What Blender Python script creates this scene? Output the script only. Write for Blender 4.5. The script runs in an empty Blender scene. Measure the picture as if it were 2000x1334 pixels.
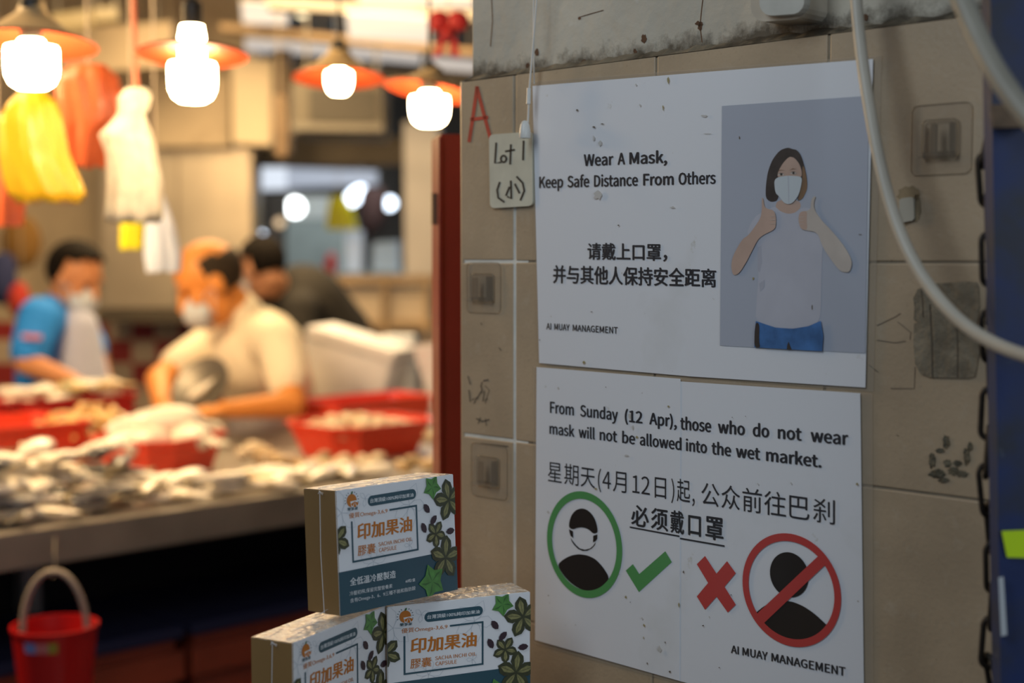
import bpy, bmesh, math, random
from mathutils import Vector, Matrix, Quaternion
random.seed(7)
S = bpy.context.scene
COL = S.collection

# ------------------------------------------------------------------ camera
PIT = math.radians(3.34)
FPX = 50/36*2000
CAM = Vector((0, 0, 1.5))
cd = bpy.data.cameras.new('camera'); cam = bpy.data.objects.new('camera', cd); COL.objects.link(cam)
cd.lens = 50; cd.sensor_width = 36; cd.sensor_fit = 'HORIZONTAL'; cd.clip_start = .02; cd.clip_end = 100
cam.location = CAM; cam.rotation_euler = (math.pi/2-PIT, 0, 0)
cd.dof.use_dof = True; cd.dof.focus_distance = 1.40; cd.dof.aperture_fstop = 2.8
S.camera = cam
# ------------------------------------------------------------------ view
S.view_settings.view_transform = 'Standard'
S.view_settings.look = 'None'
S.view_settings.exposure = 0
S.view_settings.gamma = 1
S.view_settings.use_curve_mapping = False
# ------------------------------------------------------------------ world and lights
w = bpy.data.worlds.new('market_air'); S.world = w; w.use_nodes = True
w.node_tree.nodes['Background'].inputs[0].default_value = (.62, .74, 1, 1)
w.node_tree.nodes['Background'].inputs[1].default_value = .085

def area(name, loc, target, power, color, sx, sy=None, spread=180):
    l = bpy.data.lights.new(name, 'AREA'); l.energy = power; l.color = color
    l.shape = 'RECTANGLE'; l.size = sx; l.size_y = sy or sx; l.spread = math.radians(spread)
    o = bpy.data.objects.new(name, l); COL.objects.link(o); o.location = loc
    o.rotation_euler = (Vector(target)-Vector(loc)).to_track_quat('-Z', 'Y').to_euler()
    return o
def point(name, loc, power, color, r=.05):
    l = bpy.data.lights.new(name, 'POINT'); l.energy = power; l.color = color; l.shadow_soft_size = r
    o = bpy.data.objects.new(name, l); COL.objects.link(o); o.location = loc
    return o
WARM = (1, .62, .26)
area('aisle_fill_light', (-.62, .55, 2.25), (.05, 1.5, 1.15), 6.2, (.84, .93, 1.0), .5, .9)  # unseen light added so the wall's brightness falls off to the right
area('front_fill_light', (1.5, -1.3, 1.9), (-.1, 1.4, 1.2), 21.5, (.80, .90, 1.0), 1.4, 1.2)  # unseen fill added from the right front to brighten the box fronts
area('stall_fill_light', (-.9, 5.6, 2.75), (-.9, 5.6, 0), 98, (1, .69, .35), 1.8, 1.2)  # extra warm fill added to brighten the back of the stall
area('stall_front_light', (-1.7, 2.7, 2.5), (-.85, 4.2, 1.0), 46, (1, .70, .37), .5, .5)
area('far_hall_light', (-.6, 8.6, 3.0), (-.6, 8.8, 0), 60, (.9, .95, 1.0), 2.0, 1.0)
point('row_pendant_light', (-1.75, 2.75, 1.95), 30, WARM, .06)

# ------------------------------------------------------------------ pixel helpers
FW = Vector((0, math.cos(PIT), -math.sin(PIT))); UP = Vector((0, math.sin(PIT), math.cos(PIT)))
def ray(px, py):
    return Vector((1, 0, 0))*((px-1000)/FPX) + UP*((667-py)/FPX) + FW
def P(px, py, Y):                       # the point on that sight line at distance Y
    d = ray(px, py); return CAM + d*(Y/d.y)
def H(px, py, z):                       # the point on that sight line at height z
    d = ray(px, py); return CAM + d*((z-CAM.z)/d.z)
SQ = math.sqrt(.5)
WU = Vector((SQ, -SQ, 0)); WN = Vector((-SQ, -SQ, 0)); WV = Vector((0, 0, 1))
W0 = P(1370, 505, 1.396); W0.z = 1.5
def UV(px, py, off=0):                  # wall coordinates
    d = ray(px, py); t = ((W0+WN*off-CAM).dot(WN))/d.dot(WN); p = CAM+d*t-W0
    return (p.dot(WU), p.z)
def WP(u, v, off=0): return W0+WU*u+WV*v+WN*off
def W(px, py, off=0):
    u, v = UV(px, py, off); return WP(u, v, off)

# ------------------------------------------------------------------ materials
def lin(c):
    return tuple((v/12.92 if v <= .04045 else ((v+.055)/1.055)**2.4) for v in c)
def rgb(r, g, b): return lin((r/255, g/255, b/255))
MATS = {}
def mat(name, col, rough=.5, metal=0, bump=0, bscale=40, var=0, vscale=8, spots=None, coat=0, alpha=1, emit=None, estr=0, spec=.5, trans=0, wear=None):
    if name in MATS: return MATS[name]
    m = bpy.data.materials.new(name); m.use_nodes = True; nt = m.node_tree; b = nt.nodes['Principled BSDF']
    N = nt.nodes.new; L = nt.links.new
    b.inputs['Base Color'].default_value = (*col, 1); b.inputs['Roughness'].default_value = rough
    b.inputs['Metallic'].default_value = metal; b.inputs['Specular IOR Level'].default_value = spec
    b.inputs['Coat Weight'].default_value = coat; b.inputs['Coat Roughness'].default_value = .12
    b.inputs['Alpha'].default_value = alpha; b.inputs['Transmission Weight'].default_value = trans
    if emit:
        b.inputs['Emission Color'].default_value = (*emit, 1); b.inputs['Emission Strength'].default_value = estr
    tc = N('ShaderNodeTexCoord')
    out = None
    if var:
        n = N('ShaderNodeTexNoise'); n.inputs['Scale'].default_value = vscale; n.inputs['Detail'].default_value = 6
        L(tc.outputs['Object'], n.inputs['Vector'])
        r = N('ShaderNodeMapRange'); r.inputs[1].default_value = .3; r.inputs[2].default_value = .7
        r.inputs[3].default_value = 1-var; r.inputs[4].default_value = 1+var
        L(n.outputs['Fac'], r.inputs[0])
        x = N('ShaderNodeVectorMath'); x.operation = 'SCALE'; x.inputs[0].default_value = col; L(r.outputs[0], x.inputs['Scale'])
        out = x.outputs[0]
    for sp in (spots or []):             # (colour, scale, threshold, softness, strength)
        sc, scale, th, soft, st = sp
        n = N('ShaderNodeTexNoise'); n.inputs['Scale'].default_value = scale; n.inputs['Detail'].default_value = 4; n.inputs['Roughness'].default_value = .6
        L(tc.outputs['Object'], n.inputs['Vector'])
        r = N('ShaderNodeMapRange'); r.inputs[1].default_value = th; r.inputs[2].default_value = th+soft; r.inputs[4].default_value = st
        L(n.outputs['Fac'], r.inputs[0])
        mx = N('ShaderNodeMix'); mx.data_type = 'RGBA'
        L(r.outputs[0], mx.inputs[0])
        if out: L(out, mx.inputs[6])
        else: mx.inputs[6].default_value = (*col, 1)
        mx.inputs[7].default_value = (*sc, 1); out = mx.outputs[2]
    if wear: out = wear(nt, tc, out, col)
    if out: L(out, b.inputs['Base Color'])
    if bump:
        n = N('ShaderNodeTexNoise'); n.inputs['Scale'].default_value = bscale; n.inputs['Detail'].default_value = 5
        L(tc.outputs['Object'], n.inputs['Vector'])
        bp = N('ShaderNodeBump'); bp.inputs['Strength'].default_value = bump; bp.inputs['Distance'].default_value = .01
        L(n.outputs['Fac'], bp.inputs['Height']); L(bp.outputs[0], b.inputs['Normal']); L(bp.outputs[0], b.inputs['Coat Normal'])
    MATS[name] = m
    return m

# ------------------------------------------------------------------ mesh builder
ORG = {}
class MB:
    def __init__(s): s.v = []; s.f = []; s.m = []; s.cm = 0
    def mat(s, i): s.cm = i; return s
    def add(s, vs, fs, mi=None):
        b = len(s.v); s.v += [Vector(p) for p in vs]
        for f in fs: s.f.append([i+b for i in f]); s.m.append(s.cm if mi is None else mi)
        return s
    def bm(s, bm, M=None):
        bm.verts.index_update()
        s.add([(M @ v.co if M else v.co.copy()) for v in bm.verts], [[v.index for v in f.verts] for f in bm.faces]); bm.free(); return s
    def box(s, c, size, R=None, bev=0, seg=2):
        bm = bmesh.new(); bmesh.ops.create_cube(bm, size=1)
        for v in bm.verts: v.co = Vector((v.co.x*size[0], v.co.y*size[1], v.co.z*size[2]))
        if bev: bmesh.ops.bevel(bm, geom=bm.edges[:], offset=min(bev, min(size)*.45), segments=seg, affect='EDGES', profile=.5)
        M = Matrix.Translation(Vector(c)) @ (R.to_4x4() if R else Matrix.Identity(4))
        return s.bm(bm, M)
    def hull8(s, a, b):                  # two quads (lists of 4 points), joined to a solid
        return s.add(list(a)+list(b), [(0, 1, 2, 3), (7, 6, 5, 4), (0, 4, 5, 1), (1, 5, 6, 2), (2, 6, 7, 3), (3, 7, 4, 0)])
    def ell(s, c, r, R=None, seg=20, rings=12, keep=None):
        bm = bmesh.new(); bmesh.ops.create_uvsphere(bm, u_segments=seg, v_segments=rings, radius=1)
        if keep:
            bmesh.ops.delete(bm, geom=[f for f in bm.faces if not keep(f.calc_center_median())], context='FACES')
        for v in bm.verts: v.co = Vector((v.co.x*r[0], v.co.y*r[1], v.co.z*r[2]))
        M = Matrix.Translation(Vector(c)) @ (R.to_4x4() if R else Matrix.Identity(4))
        return s.bm(bm, M)
    def blob(s, c, r, R=None, seed=0, amp=.18, sub=3):
        bm = bmesh.new(); bmesh.ops.create_icosphere(bm, subdivisions=sub, radius=1)
        rn = random.Random(seed); ks = [(Vector((rn.uniform(-3, 3), rn.uniform(-3, 3), rn.uniform(-3, 3))), rn.uniform(0, 6)) for _ in range(5)]
        for v in bm.verts:
            d = sum(math.sin(v.co.dot(k)+p) for k, p in ks)/5
            q = v.co*(1+amp*d*1.6); v.co = Vector((q.x*r[0], q.y*r[1], q.z*r[2]))
        M = Matrix.Translation(Vector(c)) @ (R.to_4x4() if R else Matrix.Identity(4))
        return s.bm(bm, M)
    def lathe(s, prof, c=(0, 0, 0), R=None, n=32, cap=True):
        M = Matrix.Translation(Vector(c)) @ (R.to_4x4() if R else Matrix.Identity(4))
        vs = []; fs = []
        for r, z in prof:
            for i in range(n):
                a = 2*math.pi*i/n; vs.append(M @ Vector((r*math.cos(a), r*math.sin(a), z)))
        for k in range(len(prof)-1):
            for i in range(n):
                j = (i+1) % n; fs.append((k*n+i, k*n+j, (k+1)*n+j, (k+1)*n+i))
        if cap:
            fs.append(tuple(range(n-1, -1, -1))); fs.append(tuple((len(prof)-1)*n+i for i in range(n)))
        return s.add(vs, fs)
    def tube(s, pts, r, n=10, smooth=0, closed=False):
        pts = [Vector(p) for p in pts]
        rs = list(r) if isinstance(r, (list, tuple)) else [r]*len(pts)
        for _ in range(smooth):
            q = []; rr = []
            m = len(pts)
            for i in range(m if closed else m-1):
                a, b = pts[i], pts[(i+1) % m]; q += [a*.75+b*.25, a*.25+b*.75]; rr += [rs[i]*.75+rs[(i+1) % m]*.25, rs[i]*.25+rs[(i+1) % m]*.75]
            if not closed: q = [pts[0]]+q+[pts[-1]]; rr = [rs[0]]+rr+[rs[-1]]
            pts, rs = q, rr
        m = len(pts); vs = []; fs = []
        t0 = (pts[1]-pts[0]).normalized(); nrm = t0.orthogonal().normalized()
        for i in range(m):
            if closed: t = (pts[(i+1) % m]-pts[i-1]).normalized()
            else: t = (pts[min(i+1, m-1)]-pts[max(i-1, 0)]).normalized()
            nrm = (nrm-t*nrm.dot(t)).normalized(); bi = t.cross(nrm)
            for k in range(n):
                a = 2*math.pi*k/n; vs.append(pts[i]+(nrm*math.cos(a)+bi*math.sin(a))*rs[i])
        for i in range(m if closed else m-1):
            for k in range(n):
                l = (k+1) % n; i2 = (i+1) % m; fs.append((i*n+k, i*n+l, i2*n+l, i2*n+k))
        if not closed: fs.append(tuple(range(n-1, -1, -1))); fs.append(tuple((m-1)*n+k for k in range(n)))
        return s.add(vs, fs)
    def capsule(s, a, b, ra, rb, n=14):  # round cone
        a, b = Vector(a), Vector(b); t = b-a; L = t.length
        q = t.to_track_quat('Z', 'Y').to_matrix() if L > 1e-6 else Matrix.Identity(3)
        prof = []
        for i in range(7): an = -math.pi/2+math.pi/2*i/6; prof.append((max(1e-4, ra*math.cos(an)), ra*math.sin(an)))
        for i in range(7): an = math.pi/2*i/6; prof.append((max(1e-4, rb*math.cos(an)), L+rb*math.sin(an)))
        return s.lathe(prof, a, q, n)
    def prism(s, poly, d):               # polygon (3D points) swept along vector d
        n = len(poly); a = [Vector(p) for p in poly]; b = [p+d for p in a]
        return s.add(a+b, [tuple(range(n)), tuple(range(2*n-1, n-1, -1))]+[(i, n+i, n+(i+1) % n, (i+1) % n) for i in range(n)])
    def build(s, name, mats, parent=None, smooth=False, origin=None, fix=True, angle=40):
        if not isinstance(mats, (list, tuple)): mats = [mats]
        if parent is not None: o0 = ORG[parent.name]
        elif origin is not None: o0 = Vector(origin)
        else:
            lo = Vector([min(v[k] for v in s.v) for k in range(3)]); hi = Vector([max(v[k] for v in s.v) for k in range(3)])
            o0 = (lo+hi)/2; o0.z = lo.z
        me = bpy.data.meshes.new(name); me.from_pydata([v-o0 for v in s.v], [], s.f)
        for m in mats: me.materials.append(m)
        me.polygons.foreach_set('material_index', s.m)
        if fix:
            bm = bmesh.new(); bm.from_mesh(me); bmesh.ops.recalc_face_normals(bm, faces=bm.faces[:]); bm.to_mesh(me); bm.free()
        if smooth:
            me.polygons.foreach_set('use_smooth', [True]*len(me.polygons)); me.set_sharp_from_angle(angle=math.radians(angle))
        me.update()
        o = bpy.data.objects.new(name, me); COL.objects.link(o)
        if parent is not None: o.parent = parent
        else: o.location = o0
        ORG[o.name] = o0
        return o
def tag(o, label=None, cat=None, group=None, kind=None):
    if label: o['label'] = label
    if cat: o['category'] = cat
    if group: o['group'] = group
    if kind: o['kind'] = kind
    return o
def thing(name, loc, label, cat, group=None):
    o = bpy.data.objects.new(name, None); COL.objects.link(o); o.location = loc; ORG[o.name] = Vector(loc); o.empty_display_size = .05
    return tag(o, label, cat, group)
def copy_tree(o, parent=None):
    c = o.copy(); COL.objects.link(c)
    if parent is not None: c.parent = parent
    for ch in [x for x in COL.objects if x.parent == o]: copy_tree(ch, c)
    return c
def rotz(a): return Matrix.Rotation(a, 3, 'Z')
def euler(x, y, z): return Matrix.Rotation(z, 3, 'Z') @ Matrix.Rotation(x, 3, 'X') @ Matrix.Rotation(y, 3, 'Y')

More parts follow.
